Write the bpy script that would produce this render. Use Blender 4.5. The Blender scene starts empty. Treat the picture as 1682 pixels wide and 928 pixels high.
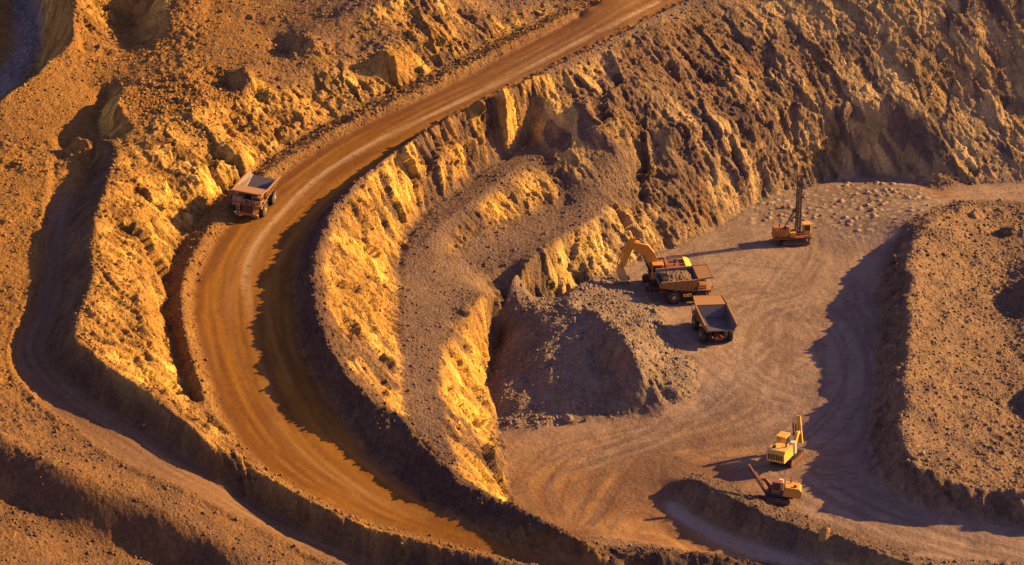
import bpy, bmesh, math, random
import numpy as np
from mathutils import Vector, Matrix

random.seed(7)
rng = np.random.default_rng(11)
R = math.radians
C = bpy.context.scene.collection
scene = bpy.context.scene

# ------------------------------------------------------------------ camera, sky, sun, exposure
PITCH = R(25.0); DIST = 620.0; HALF_W = 105.0
SUN_ELEV = R(22.5); SUN_AZ = R(17.0)          # azimuth measured from +x towards +y (away from the viewer)
TARGET = Vector((0, 0, 8))
FWD = Vector((0, math.cos(PITCH), -math.sin(PITCH)))
UPV = Vector((0, math.sin(PITCH), math.cos(PITCH)))
CAM = TARGET - FWD * DIST
TAN = HALF_W / DIST

cam_d = bpy.data.cameras.new('camera'); cam = bpy.data.objects.new('camera', cam_d); C.objects.link(cam)
cam.location = CAM; cam.rotation_euler = (math.pi/2 - PITCH, 0, 0)
cam_d.sensor_fit = 'HORIZONTAL'; cam_d.angle = 2 * math.atan(TAN)
cam_d.clip_start = 5; cam_d.clip_end = 20000
scene.camera = cam

world = bpy.data.worlds.new('World'); scene.world = world; world.use_nodes = True
wn = world.node_tree; wn.nodes.clear()
sky = wn.nodes.new('ShaderNodeTexSky'); sky.sky_type = 'NISHITA'; sky.sun_disc = False
sky.sun_elevation = SUN_ELEV; sky.sun_rotation = math.pi/2 - SUN_AZ
sky.dust_density = .6; sky.ozone_density = 3.0
tint = wn.nodes.new('ShaderNodeMix'); tint.data_type = 'RGBA'; tint.blend_type = 'MULTIPLY'; tint.inputs[0].default_value = 1; tint.inputs[7].default_value = (.95, .57, .66, 1)
bg = wn.nodes.new('ShaderNodeBackground'); bg.inputs[1].default_value = 0.10
wo = wn.nodes.new('ShaderNodeOutputWorld')
wn.links.new(sky.outputs[0], tint.inputs[6]); wn.links.new(tint.outputs[2], bg.inputs[0]); wn.links.new(bg.outputs[0], wo.inputs[0])

sd = bpy.data.lights.new('sun', 'SUN'); sun = bpy.data.objects.new('sun', sd); C.objects.link(sun)
sd.energy = 5.0; sd.angle = R(0.5); sd.color = (1.0, 0.60, 0.18)
SDIR = Vector((math.cos(SUN_ELEV)*math.cos(SUN_AZ), math.cos(SUN_ELEV)*math.sin(SUN_AZ), math.sin(SUN_ELEV)))
sun.rotation_euler = SDIR.to_track_quat('Z', 'Y').to_euler(); sun.location = (150, 60, 120)

scene.view_settings.view_transform = 'Standard'; scene.view_settings.look = 'None'
scene.view_settings.gamma = 1; scene.view_settings.use_curve_mapping = False
scene.view_settings.exposure = 1.68
scene.cycles.max_bounces = 2; scene.cycles.use_denoising = True

# ------------------------------------------------------------------ survey points: where a sight line meets a given height
ZK = 1.1                                        # metres per survey height unit
def P(px, py, z): return sight(px, py, z*ZK)
def sight(px, py, z):
    u = (px - 841.0) / 841.0 * TAN; v = -(py - 464.0) / 841.0 * TAN
    d = FWD + UPV * v + Vector((1, 0, 0)) * u
    t = (z - CAM.z) / d.z
    q = CAM + d * t
    return (q.x, q.y, z)

# ------------------------------------------------------------------ noise helpers
_T = rng.random((512, 512)).astype(np.float32)
def vnoise(x, y, seed=0):
    x = x + seed * 37.31; y = y + seed * 91.77
    xi = np.floor(x).astype(np.int64); yi = np.floor(y).astype(np.int64)
    fx = (x - xi).astype(np.float32); fy = (y - yi).astype(np.float32)
    fx = fx*fx*(3-2*fx); fy = fy*fy*(3-2*fy)
    x0 = xi & 511; x1 = (xi+1) & 511; y0 = yi & 511; y1 = (yi+1) & 511
    a = _T[y0, x0]*(1-fx) + _T[y0, x1]*fx; b = _T[y1, x0]*(1-fx) + _T[y1, x1]*fx
    return (a*(1-fy) + b*fy) * 2 - 1
def fbm(x, y, s, octs=4, seed=0, gain=.5):
    o = 0; a = 1; n = 0
    ca, sa = math.cos(.6), math.sin(.6)
    x = x / s; y = y / s
    for k in range(octs):
        o = o + a * vnoise(x, y, seed + k*3); n += a; a *= gain
        x, y = (x*ca - y*sa)*2.03, (x*sa + y*ca)*2.03
    return o / n
def ss(a, b, x):
    t = np.clip((x - a) / (b - a), 0, 1); return t*t*(3-2*t)
def cells(x, y, s, seed=0, jit=.95):
    """jittered cells: distance to the nearest centre, gap to the second, offset from the centre and two random numbers"""
    x = x / s + seed * 13.7; y = y / s + seed * 7.1
    xi = np.floor(x).astype(np.int64); yi = np.floor(y).astype(np.int64)
    d1 = np.full(x.shape, 9., np.float32); d2 = d1.copy()
    ox = np.zeros_like(d1); oy = ox.copy(); r1 = ox.copy(); r2 = ox.copy()
    for j in (-1, 0, 1):
        for i in (-1, 0, 1):
            cx = xi + i; cy = yi + j
            a = _T[(cy*7 + 3) & 511, (cx*5 + cy + seed) & 511]; b = _T[(cy + 200 + seed) & 511, (cx*3 + 77) & 511]
            dx = (x - (cx + .5 + (a-.5)*jit)).astype(np.float32); dy = (y - (cy + .5 + (b-.5)*jit)).astype(np.float32)
            d = np.sqrt(dx*dx + dy*dy)
            m = d < d1
            d2 = np.where(m, d1, np.minimum(d2, d)); d1 = np.where(m, d, d1)
            ox = np.where(m, dx, ox); oy = np.where(m, dy, oy)
            r1 = np.where(m, _T[(cy*11 + 5) & 511, (cx*9 + 31) & 511], r1); r2 = np.where(m, _T[(cy*3 + 91) & 511, (cx*13 + 7) & 511], r2)
    return d1, d2 - d1, ox*s, oy*s, r1, r2
def boxblur(a, r):
    if r < 1: return a
    for ax in (0, 1):
        p = np.concatenate([np.repeat(a.take([0], ax), r+1, ax), a, np.repeat(a.take([-1], ax), r, ax)], ax)
        c = np.cumsum(p, ax, dtype=np.float64); n = a.shape[ax]
        a = ((c.take(range(2*r+1, 2*r+1+n), ax) - c.take(range(0, n), ax)) / (2*r+1)).astype(np.float32)
    return a

# ------------------------------------------------------------------ breaklines of the pit (sight x, sight y, height in metres)
L = [(1090,-45,36),(1005,0,34),(930,38,33),(850,80,31.5),(760,128,30),(690,163,29),(620,195,28),(560,225,27),(500,262,25.8),(455,295,25),(405,335,24.2),(365,380,23.3),(335,430,22.5),(320,470,21.8),(318,520,20.8),(328,570,19.5),(345,630,17.8),(365,680,16),(400,735,14),(450,780,12),(520,820,10),(600,855,7.5),(680,880,5.8),(780,905,4),(880,925,2.5),(1000,948,1),(1150,968,0)]
RR = [(1220,-45,36.5),(1135,-2,34.5),(1060,38,33.5),(990,75,32.5),(920,110,31.2),(850,145,30),(780,178,29),(710,215,27.8),(650,255,26.5),(590,297,25.2),(550,332,24.4),(515,372,23.5),(492,420,22.5),(485,470,21.6),(487,520,20.6),(500,580,19),(530,640,17),(570,700,14.5),(620,760,11.5),(690,815,8.5),(760,855,6.5),(840,890,4.6),(920,915,3.2),(1000,933,1.6),(1100,955,-.6),(1220,985,-2.4)]
BR = [(1232,-55,38.5),(1148,-12,36.4),(1072,27,35.4),(1003,63,34.3),(933,97,33.2),(864,131,32.1),(796,163,31.2),(727,197,30.2),(668,235,29),(610,277,28),(570,318,27.4),(538,362,26.8),(520,412,26),(515,460,25.2),(520,512,24.2),(538,562,22.8),(572,618,20.8),(618,660,18.6),(662,684,17),(700,735,14.5),(750,782,11.8),(820,816,9.6),(900,858,7.6),(960,890,6),(1012,905,4.6),(1090,910,3.4),(1165,915,2.2),(1250,927,.8),(1350,965,-1.4)]
BL = [(1065,-48,37),(975,4,35.2),(838,70,32.7),(748,118,31.2),(678,152,30.2),(608,184,29.2),(548,213,28.2),(488,249,27),(440,282,26.2),(385,325,25.4),(347,372,24.5),(316,422,23.7),(301,465,23),(299,520,22),(309,568,20.7),(327,628,19),(348,682,17.2),(384,740,15.2),(447,786,13),(520,827,11),(600,862,8.7),(690,888,6.8),(790,912,5),(890,931,3.5),(1010,955,2)]
DL = [(1050,-50,35),(962,-4,33.6),(826,61,31.2),(736,108,29.8),(666,143,28.9),(596,174,27.8),(534,204,26.8),(474,241,25.6),(425,275,24.8),(368,318,23.8),(325,362,22.8),(292,412,21.8),(276,455,21),(273,500,20),(282,556,18.7),(300,616,17.2),(322,676,15.6)]
H = [(196,236,30.5),(180,290,31.2),(160,345,30.8),(149,400,30),(151,450,29),(140,492,27.8),(121,545,26.2),(165,590,24.8),(225,632,22.8),(300,685,20),(342,728,17.5),(384,752,15.4)]
TRI = [(165,250,27.4),(130,318,26.8),(112,372,26.2),(100,430,25.6),(102,480,24.6),(92,520,23.5),(72,588,21.8),(140,648,20.3),(210,692,18.3),(300,745,15.5),(352,790,12.8),(420,832,9),(520,887,6.5),(600,920,4.2),(700,950,2.2),(800,972,1)]
TRO = [(128,262,28.2),(95,265,27.8),(85,320,26.6),(75,380,26),(70,440,25.2),(55,500,24.2),(28,560,22.8),(30,610,21.6),(70,660,20.4),(130,705,19),(205,758,17),(300,800,14.6),(400,852,10.6),(500,903,6.6),(580,940,4),(680,970,2)]
TRW = [(x-10, y-2, z+.35) for x, y, z in TRO]
TRB = [(x-24, y+4, z+.1) for x, y, z in TRO]
TRI = [(x, y, z-.9) for x, y, z in TRI]; TRO = [(x, y, z-.9*min(1, k/3)) for k, (x, y, z) in enumerate(TRO)]
lines = [L, RR, BR, BL, DL, H, TRI, TRO, TRW, TRB]
# benches and faces between the haul road and the pit floor
T1 = [(872,232,20),(800,275,18.8),(740,318,17.8),(697,350,17),(668,390,16.2),(655,430,15.4),(654,500,14.2),(657,570,13),(662,640,11.6),(672,700,10.4),(720,770,9)]
C1 = [(900,252,20),(866,264,19.8),(792,318,18.2),(732,362,17.2),(702,390,16.5)]
T1b = [(930,335,13.6),(870,358,13.6),(800,386,13.8),(745,412,14),(702,440,14.6)]
C2 = [(1062,268,15),(1028,318,13.6),(1000,345,13.2),(958,372,13),(900,408,12.8),(850,444,12.5),(792,492,12.2),(748,540,11.8),(727,592,11.2),(722,640,10.6),(730,700,10),(748,752,9.4),(775,796,9)]
T2 = [(1240,332,4.5),(1165,380,4.2),(1105,408,4.2),(1050,428,4.6),(1000,452,4.5),(955,470,4),(905,500,2.5),(842,540,1),(808,590,.2),(806,650,0),(822,712,-.2),(831,780,-.2),(850,850,-.2),(920,900,-.2)]
lines += [T1, C1, T1b, C2, T2]
# the hillside behind the floor
HT = [(1240,332,4.5),(1292,314,4.6),(1390,292,4.8),(1480,290,5),(1535,312,5),(1610,302,5),(1682,300,5),(1780,296,5)]
S1 = [(960,170,28),(1010,235,22),(1062,268,15)]
SH = [(1100,215,21),(1190,205,19.5),(1285,175,20),(1300,168,20),(1400,178,18),(1500,165,19),(1600,185,16),(1682,190,15),(1780,190,15)]
SC = [(1110,190,22),(1200,180,21),(1290,152,22),(1400,160,19.6),(1500,148,20.6),(1600,165,18),(1682,172,17)]
TOP = [(1245,-30,37),(1330,-60,41),(1450,-80,43),(1600,-80,43),(1800,-80,43)]
lines += [HT, S1, SH, SC, TOP]
# muck pile under the excavator, its dug hollow
M = [(975,458,6),(938,486,7.6),(884,516,7.6),(930,506,8.8),(975,516,9.4),(1006,536,9.8),(1028,562,9.6),(1046,600,7.8),(1060,636,4.8),(1072,666,1.6)]
MT = [(842,560,1.5),(880,590,2.4),(960,620,2.4),(1010,640,1.5),(1040,668,.6)]
MF = [(806,600,.6),(808,655,0),(826,702,-.2),(872,706,-.1),(950,694,.1),(1060,680,.6)]
MB = [(868,590,4.4),(925,596,5.2),(985,600,5.2),(1020,622,4)]
MR = [(1030,478,5),(1090,505,4.8),(1100,560,4.6),(1150,610,3.2),(1140,650,2)]
lines += [M, MF, MB, MR, [(928,668,1.9),(934,668,1.9)], [(896,690,.1),(912,694,0)], [(958,688,.1),(966,686,.2)], [(860,655,1.6),(864,655,1.6)], [(1000,660,1.7),(1004,660,1.7)]]
# spoil ridge on the right
R1 = [(1590,338,6.2),(1560,345,7.4),(1540,352,7.2),(1512,376,9.2),(1494,396,10),(1496,412,9.6),(1486,436,10.8),(1496,462,10),(1484,500,10.8),(1494,528,9.8),(1486,560,10.4),(1492,585,9.6),(1478,622,10),(1484,650,9),(1468,694,9.2),(1476,722,8.4),(1480,744,8),(1500,762,7.6),(1522,776,6.6),(1560,784,6.6),(1600,800,5.6),(1682,812,5.4),(1780,830,5)]
R1t = [(1466,410,4.4),(1452,440,4.2),(1440,480,4),(1446,530,3.8),(1436,590,3.4),(1438,640,3),(1428,690,2.6),(1430,740,2.2),(1450,796,1.9),(1522,836,1.6),(1600,852,1.3),(1682,868,1),(1780,890,1)]
R2 = [(1556,420,7.4),(1566,500,6.8),(1574,600,6),(1580,700,5.4)]
R3 = [(1640,365,4.8),(1650,450,3.6),(1636,520,3.4),(1662,580,3.2),(1740,700,3.4)]
R4 = [(1655,712,4.2),(1690,765,4.2)]
lines += [R1, R1t, R2, R3, R4, [(1640,330,5),(1720,330,5),(1800,340,5)], [(1710,440,8),(1715,480,7.6)], [(1655,500,3.4),(1668,525,3.2)], [(1730,605,7.6),(1735,650,7)], [(1668,655,3.2),(1676,690,3)]]
# low berm with a ramp at the bottom right
BB = [(1104,794,2),(1140,785,3.2),(1188,810,3.4),(1240,838,3.4),(1310,864,3.4),(1400,890,3.2),(1470,918,3),(1560,948,2.8)]
BBt = [(1094,806,.2),(1133,832,-.3),(1188,860,-.4),(1250,888,-.4),(1330,914,-.4),(1420,940,-.6),(1500,965,-.8)]
BBi = [(1150,778,1),(1200,795,1.1),(1260,822,1.1),(1330,850,1),(1420,878,.8),(1500,908,.6)]
RMP = [(1050,840,-.2),(1110,885,-.9),(1190,918,-1.2),(1280,950,-1.5)]
lines += [BB, BBt, BBi, RMP]
# floor levels
lines += [[(1300,390,4.2),(1400,430,4.2),(1420,520,3.8)], [(1200,480,4.2),(1250,560,3.4),(1300,650,2.4)], [(1150,660,1.6),(1050,720,.6),(950,740,.1),(880,790,-.2)],
          [(1000,830,-.2),(960,860,-.2)], [(1350,720,1.8),(1250,730,1.4),(1150,750,.8)], [(1380,800,1.2),(1480,850,.9),(1600,900,.5)]]
# ground left of the track, foreground bank, upper left
FB = [(-40,690,25.4),(0,715,23.8),(40,742,22),(90,768,20.6),(160,800,18.4),(240,834,15.6),(330,876,12.6),(420,915,9.6),(520,960,6.4)]
FT = [(-60,765,19),(-20,806,17.2),(40,836,14.8),(90,862,13.4),(170,890,11),(250,924,8.2),(340,962,5.6)]
FF = [(-40,862,17.4),(60,884,15),(140,926,11.4),(240,966,8.4)]
lines += [FB, FT, FF, [(-40,930,17),(60,950,14)]]
lines += [[(-40,560,23.6),(-40,640,23)], [(20,430,26),(-10,440,26.4)], [(40,330,27.6),(0,330,28)], [(90,230,29.4),(40,245,29),(0,260,29)]]
UE = [(60,-150,41),(78,-95,39.6),(95,-40,38),(108,10,37),(122,48,36),(118,70,35.4),(66,118,34),(20,150,33),(-30,185,32)]
UL = [(45,-20,25.5),(70,80,25),(44,172,24.4),(10,206,24),(-60,240,24)]
lines += [UE, UL, [(40,10,24.6),(20,60,24.2),(0,110,24),(-40,60,24)], [(30,-110,26)]*2, [(90,-150,42),(120,-20,38.6),(130,30,36.2),(135,90,32.5)], [(150,140,31),(140,190,29.6)]]
lines += [[(104,254,26.2),(150,260,25.8)], [(120,222,31),(150,224,31.4),(186,234,31.4)], [(170,160,29),(160,205,28.4),(190,222,28.2)],                       # low ground west of the rubble mound
          [(200,140,33.6),(194,172,33.6),(222,205,32.6),(255,228,31.2)],           # its edge
          [(300,120,34.4),(340,160,33.8),(300,190,32.8)], [(360,200,32),(330,235,30.6),(300,250,30.2)],
          [(385,232,29.6),(392,262,28.2),(372,296,26)], [(330,265,29.4),(310,320,26.4)],
          [(250,290,29.4),(230,380,27.6),(240,450,25.6),(230,520,24.6),(260,600,20.4)],
          [(185,15,32.6),(195,45,31.6),(215,72,31.6),(245,76,32)], [(205,25,31.8),(235,50,31.6)], [(262,-35,38.6),(270,0,38),(280,24,37.4),(285,50,36.2)], [(300,-60,42),(330,-30,41)], [(290,78,35),(230,96,33.2),(170,92,32)], [(330,10,38.4),(345,24,36.4)], [(380,-20,39),(420,20,37),(360,60,35.6),(420,90,34.6)],
          [(490,52,37.6),(520,66,37)], [(448,72,33.6),(472,92,33.2)], [(560,20,38.6),(640,-10,41),(720,-40,42)], [(580,90,33.2),(640,60,35.4),(740,30,36.2)], [(628,70,37),(650,90,35)],
          [(362,132,32.2),(380,156,31)], [(400,104,36.2),(412,128,35)], [(420,120,33.8),(440,170,30.8)]]

# ------------------------------------------------------------------ height field through the breaklines (membrane solved coarse to fine)
X0, X1, Y0, Y1 = -122.0, 122.0, -140.0, 212.0
def densify(pts, step=.35):
    out = []
    for a, b in zip(pts[:-1], pts[1:]):
        n = max(2, int(math.dist(a[:2], b[:2]) / step))
        for k in range(n):
            t = k / n; out.append([a[i]*(1-t) + b[i]*t for i in range(len(a))])
    out.append(list(pts[-1]))
    return out
def smooth_line(pts, n=6):
    """Catmull-Rom through the survey points"""
    q = [np.array(p) for p in pts]; q = [2*q[0]-q[1]] + q + [2*q[-1]-q[-2]]
    out = []
    for i in range(1, len(q)-2):
        for k in range(n):
            t = k/n; out.append(.5*((2*q[i]) + (q[i+1]-q[i-1])*t + (2*q[i-1]-5*q[i]+4*q[i+1]-q[i+2])*t*t + (3*q[i]-q[i-1]-3*q[i+1]+q[i+2])*t**3))
    out.append(q[-2]); return [tuple(p) for p in out]
def world_line(pl):
    w = [P(*p) for p in pl]
    return smooth_line(w) if len(w) > 2 else w
def solve(cons, step_list, nch):
    """cons: rows x, y, values..."""
    cons = np.array(cons); prev = None
    for h in step_list:
        nx = int(round((X1-X0)/h))+1; ny = int(round((Y1-Y0)/h))+1
        i = np.round((cons[:,0]-X0)/h).astype(int); j = np.round((cons[:,1]-Y0)/h).astype(int)
        ok = (i >= 0) & (i < nx) & (j >= 0) & (j < ny)
        idx = j[ok]*nx + i[ok]
        cnt = np.bincount(idx, minlength=nx*ny)
        fix = (cnt > 0).reshape(ny, nx)
        V = np.stack([np.bincount(idx, cons[ok, 2+c], nx*ny) / np.maximum(cnt, 1) for c in range(nch)]).reshape(nch, ny, nx)
        if prev is None:
            U = np.stack([np.full((ny, nx), V[c][fix].mean()) for c in range(nch)]); its = 3000
        else:
            yy = np.linspace(0, prev.shape[1]-1, ny); xx = np.linspace(0, prev.shape[2]-1, nx)
            y0 = np.minimum(yy.astype(int), prev.shape[1]-2); x0 = np.minimum(xx.astype(int), prev.shape[2]-2)
            fy = (yy-y0)[:, None]; fx = (xx-x0)[None]
            g = lambda a, b: prev[:, a][:, :, b]
            U = g(y0, x0)*(1-fy)*(1-fx) + g(y0+1, x0)*fy*(1-fx) + g(y0, x0+1)*(1-fy)*fx + g(y0+1, x0+1)*fy*fx; its = 260
        U = np.where(fix, V, U)
        for k in range(its):
            E = np.pad(U, ((0,0),(1,1),(1,1)), mode='edge')
            U = np.where(fix, V, .25*(E[:, :-2, 1:-1] + E[:, 2:, 1:-1] + E[:, 1:-1, :-2] + E[:, 1:-1, 2:]))
        prev = U
    return prev
W = {}
cons = []
for ln in lines:
    for p in densify(world_line(ln)): cons.append(p)
base = solve(cons, (4, 2, 1, .5), 1)[0]

# core raster
H_ = 0.24
xs = np.arange(X0, X1 + 1e-6, H_); ys = np.arange(Y0, Y1 + 1e-6, H_)
NX, NY = len(xs), len(ys)
def sample(g, X, Y, h=.5):
    u = np.clip((X - X0)/h, 0, g.shape[1]-1.001); v = np.clip((Y - Y0)/h, 0, g.shape[0]-1.001)
    i = u.astype(int); j = v.astype(int); fx = u-i; fy = v-j
    return g[j, i]*(1-fx)*(1-fy) + g[j, i+1]*fx*(1-fy) + g[j+1, i]*(1-fx)*fy + g[j+1, i+1]*fx*fy
XX, YY = np.meshgrid(xs, ys)
XX = XX.astype(np.float32); YY = YY.astype(np.float32)

# region masks from outlines on the ground
def poly_mask(pts, soft=0):
    m = np.zeros(XX.shape, bool); n = len(pts)
    for k in range(n):
        (xa, ya), (xb, yb) = pts[k][:2], pts[(k+1) % n][:2]
        if ya == yb: continue
        j0 = np.searchsorted(ys, min(ya, yb)); j1 = np.searchsorted(ys, max(ya, yb))
        if j1 <= j0: continue
        xc = xa + (ys[j0:j1]-ya) * (xb-xa)/(yb-ya)
        m[j0:j1] ^= XX[j0:j1] < xc[:, None]
    return m
wl = world_line
road_m = poly_mask(wl(L) + wl(RR)[::-1])
track_m = poly_mask(wl(TRI) + wl(TRO)[::-1])
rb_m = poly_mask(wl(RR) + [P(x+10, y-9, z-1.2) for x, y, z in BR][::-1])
lb_m = poly_mask(wl(BL)[:100] + wl(L)[::-1]) | poly_mask(wl(BL) + wl(DL)[::-1])
floor_m = poly_mask([P(*p) for p in T2] + [P(900,895,-.2), P(1010,905,-.2), P(1110,912,-.5), P(1300,935,-1.6), P(1420,940,-1.6), P(1500,925,.6), P(1800,930,.6)] + [P(*p) for p in R1t][::-1] + [P(1500,370,4.6), P(1560,335,5), P(1640,330,5), P(1800,338,5)] + [P(*p) for p in HT][::-1])
muck_m = poly_mask([P(*p) for p in [(1010,450,4.4),(955,470,4),(905,500,2.5),(842,540,1),(808,590,.2),(806,650,0),(822,705,-.2),(870,706,0),(950,692,.2),(1060,682,.6),(1140,655,2),(1150,605,3.2),(1100,560,4.6),(1085,505,4.8),(1035,474,5)]])
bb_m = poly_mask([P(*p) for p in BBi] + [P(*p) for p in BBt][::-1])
ridge_m = poly_mask([P(*p) for p in R1t] + [P(1900,900,1), P(1900,345,5), P(1640,335,5), P(1570,335,5), P(1510,372,4.6)])
floor_m &= ~muck_m & ~bb_m & ~rb_m
def soft(m, r): return boxblur(boxblur(m.astype(np.float32), r), r)
sroad = soft(road_m, 3); strack = soft(track_m, 3)*(1 - ss(P(100,340,26)[1], P(100,290,27)[1], YY)); sfloor = soft(floor_m, 4); srb = soft(rb_m, 3); smuck = soft(muck_m, 4); sridge = soft(ridge_m, 4); slb = soft(lb_m, 3)

Z = sample(base, XX, YY).astype(np.float32)
Zs = boxblur(boxblur(Z, 8), 8)
Z = boxblur(Z, 2)
fore_m = soft(poly_mask(wl(TRB) + [P(500,980,4), P(500,1300,0), P(-300,1300,0), P(-300,330,26)]), 5)
Z = Z*(1 - fore_m) + boxblur(boxblur(Z, 5), 5)*fore_m
Z = Z*(1 - .7*sridge) + boxblur(boxblur(Z, 4), 4)*.7*sridge
gy, gx = np.gradient(Zs, H_)
G = np.sqrt(gx*gx + gy*gy)
slope = ss(.32, .75, G)

# streaks that run along a direction field
def lic(dx, dy, tex, n=14, step=.35):
    nrm = np.sqrt(dx*dx + dy*dy) + 1e-6; dx = (dx/nrm).astype(np.float32); dy = (dy/nrm).astype(np.float32)
    acc = tex.copy(); cnt = 1
    for sgn in (1, -1):
        px = np.tile(np.arange(NX, dtype=np.float32), (NY, 1)); py = np.tile(np.arange(NY, dtype=np.float32)[:, None], (1, NX))
        for k in range(n):
            i = np.clip(px + .5, 0, NX-1).astype(np.int32); j = np.clip(py + .5, 0, NY-1).astype(np.int32)
            px += sgn*step/H_*dx[j, i]; py += sgn*step/H_*dy[j, i]
            i = np.clip(px + .5, 0, NX-1).astype(np.int32); j = np.clip(py + .5, 0, NY-1).astype(np.int32)
            acc += tex[j, i]; cnt += 1
    acc /= cnt
    return (acc - acc.mean()) / acc.std()
sunward = -(gx*SDIR.x + gy*SDIR.y)/(G + .05)/math.cos(SUN_ELEV)
gxs = gx - .38*G; gys = gy
bench_m = poly_mask(wl(T1)[:-6] + [P(740,760,9.2)] + wl(C2)[::-1] + [P(1062,268,15), P(960,310,13.8)] + wl(T1b) )
bench_a = poly_mask(wl(C1) + wl(T1)[:25][::-1])
sbench = np.clip(soft(bench_m, 5) + soft(bench_a, 3), 0, 1)
gul = lic(gxs, gys, fbm(XX, YY, 2.6, 3, 21).astype(np.float32), 16, .4)
gul2 = lic(gxs, gys, fbm(XX, YY, .9, 2, 31).astype(np.float32), 10, .3)

# driving directions on the road, track and floor
dc = []
def flow(pts, zfix=None):
    w = smooth_line([P(*p) for p in pts]); w = densify(w)
    for a, b in zip(w[:-1], w[1:]):
        d = math.dist(a[:2], b[:2]) + 1e-9; dc.append([a[0], a[1], (b[0]-a[0])/d, (b[1]-a[1])/d])
for ln in (L, RR, TRI, TRO): flow(ln)
flow([(1300,330,4.5),(1400,400,4.2),(1420,520,3.8),(1330,610,2.8),(1180,660,1.8),(1060,700,.6),(950,730,0),(880,800,-.2),(900,850,-.2)])
flow([(1420,560,3.4),(1390,660,2.4),(1250,700,1.6),(1120,720,.8),(1040,770,.2),(1000,830,-.2),(960,880,-.2)])
flow([(1680,880,.6),(1560,830,1.2),(1440,770,1.6),(1380,740,1.8),(1300,760,1.4)]); flow([(1400,870,.8),(1300,810,1.1),(1210,780,.9),(1120,760,.6)])
flow([(1280,930,-1.8),(1180,890,-1.4),(1110,840,-.4),(1080,790,.4),(1090,750,.5)]); flow([(1680,315,5),(1560,325,5),(1400,350,4.4),(1250,370,4.4),(1150,420,4.2)])
df = solve(dc, (4, 2, 1), 2)
fdx = sample(df[0], XX, YY, 1.); fdy = sample(df[1], XX, YY, 1.)
ruts = lic(fdx, fdy, fbm(XX, YY, 1.1, 2, 41).astype(np.float32), 24, .45)
ruts2 = lic(fdx, fdy, fbm(XX, YY, 2.6, 2, 47).astype(np.float32), 24, .8)

def n0(s): return fbm(XX, YY, s, 3, int(s*10))
# ------------------------------------------------------------------ relief
smooth = np.clip(sroad + strack + sfloor, 0, 1)
rough = 1 - smooth
edge = np.clip(srb*2, 0, 1)
patch = .3 + .7*ss(-.25, .3, fbm(XX, YY, 15, 3, 77))
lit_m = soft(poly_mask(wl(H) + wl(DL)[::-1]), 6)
west = 1 - ss(-75, -20, XX)
loose_m = soft(poly_mask(wl(TRI) + [P(900,1100,0), P(-300,1100,0), P(-300,250,28)]), 4)
rock = np.clip(slope + .5*lit_m, 0, 1) * (1 - .8*loose_m) * rough * (1 - .75*sridge) * (1 - .6*smuck) * (1 - .8*edge) * (.22 + .78*ss(-.35, .25, sunward)) * (1 - .7*sbench)
hill = ss(8, 26, XX*.5 + (YY-25)*.48) * ss(2, 8, Zs) * rock
# blocky rock: jointed blocks in three dimensions, pushed out along the face's own normal
crest = np.clip(soft(ridge_m, 14) - soft(ridge_m, 40)*.5, 0, 1)
wall = np.clip(rock + .7*soft(ridge_m, 8)*ss(.45, 1.0, G) + .12*smuck*ss(.5, 1, G) + .3*edge*ss(.4, .9, G), 0, 1)
nz_ = 1/np.sqrt(1 + gx*gx + gy*gy); nx_ = -gx*nz_; ny_ = -gy*nz_
msk = wall > .03
qx = XX[msk]; qy = YY[msk]; qz = Zs[msk]
def vn3(x, y, z, seed=0):
    zi = np.floor(z).astype(np.int64); f = (z - zi).astype(np.float32); f = f*f*(3-2*f)
    a = vnoise(x + (zi*57 % 512), y + (zi*113 % 512), seed); b = vnoise(x + ((zi+1)*57 % 512), y + ((zi+1)*113 % 512), seed)
    return a*(1-f) + b*f
def fbm3(x, y, z, s, octs, seed):
    o = 0; a = 1; n = 0; x = x/s; y = y/s; z = z/s
    for k in range(octs): o = o + a*vn3(x, y, z, seed + k*5); n += a; a *= .5; x, y, z = x*2.03 + 9.1, y*2.03 + 3.7, z*2.03 + 5.3
    return o/n
D_ = np.array((.54, -.42, -.74)); D_ /= np.linalg.norm(D_)              # the dip of the joints
def stretch(x, y, z, k):
    d = (x*D_[0] + y*D_[1] + z*D_[2])*(k-1); return x + d*D_[0], y + d*D_[1], z + d*D_[2]
def blocks(x, y, z, s, seed):
    x = x/s + seed*3.3; y = y/s; z = z/s + seed*7.7
    xi = np.floor(x).astype(np.int64); yi = np.floor(y).astype(np.int64); zi = np.floor(z).astype(np.int64)
    best = np.full(x.shape, 9., np.float32); sec = best.copy(); val = np.zeros_like(best); rnd = val.copy()
    for a in (-1, 0, 1):
        for b in (-1, 0, 1):
            for c in (-1, 0, 1):
                cx = xi+a; cy = yi+b; cz = zi+c
                h = _T[(cy*17 + cz*41 + seed) & 511, (cx*29 + cz*7) & 511]; g = _T[(cx*13 + cz*23 + 5) & 511, (cy*31 + seed*3) & 511]; w = _T[(cz*19 + cx*3 + 11) & 511, (cy*7 + cx*37) & 511]
                dx = (x - cx - h).astype(np.float32); dy = (y - cy - g).astype(np.float32); dz = (z - cz - w).astype(np.float32)
                d = dx*dx + dy*dy + dz*dz; m = d < best
                sec = np.where(m, best, np.minimum(sec, d)); best = np.where(m, d, best)
                val = np.where(m, (g-.5)*dx + (w-.5)*dy + (h-.5)*dz, val); rnd = np.where(m, (h*7.31 + g*3.77) % 1, rnd)
    return val*s, rnd, np.sqrt(sec) - np.sqrt(best)
ux, uy, uz = qx + .45*fbm3(qx, qy, qz, 4, 2, 3), qy + .45*fbm3(qx, qy, qz, 4, 2, 11), qz + .45*fbm3(qx, qy, qz, 4, 2, 17)
sx, sy, sz = stretch(ux, uy, uz, .34); tx, ty, tz = stretch(ux, uy, uz, .22)
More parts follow.
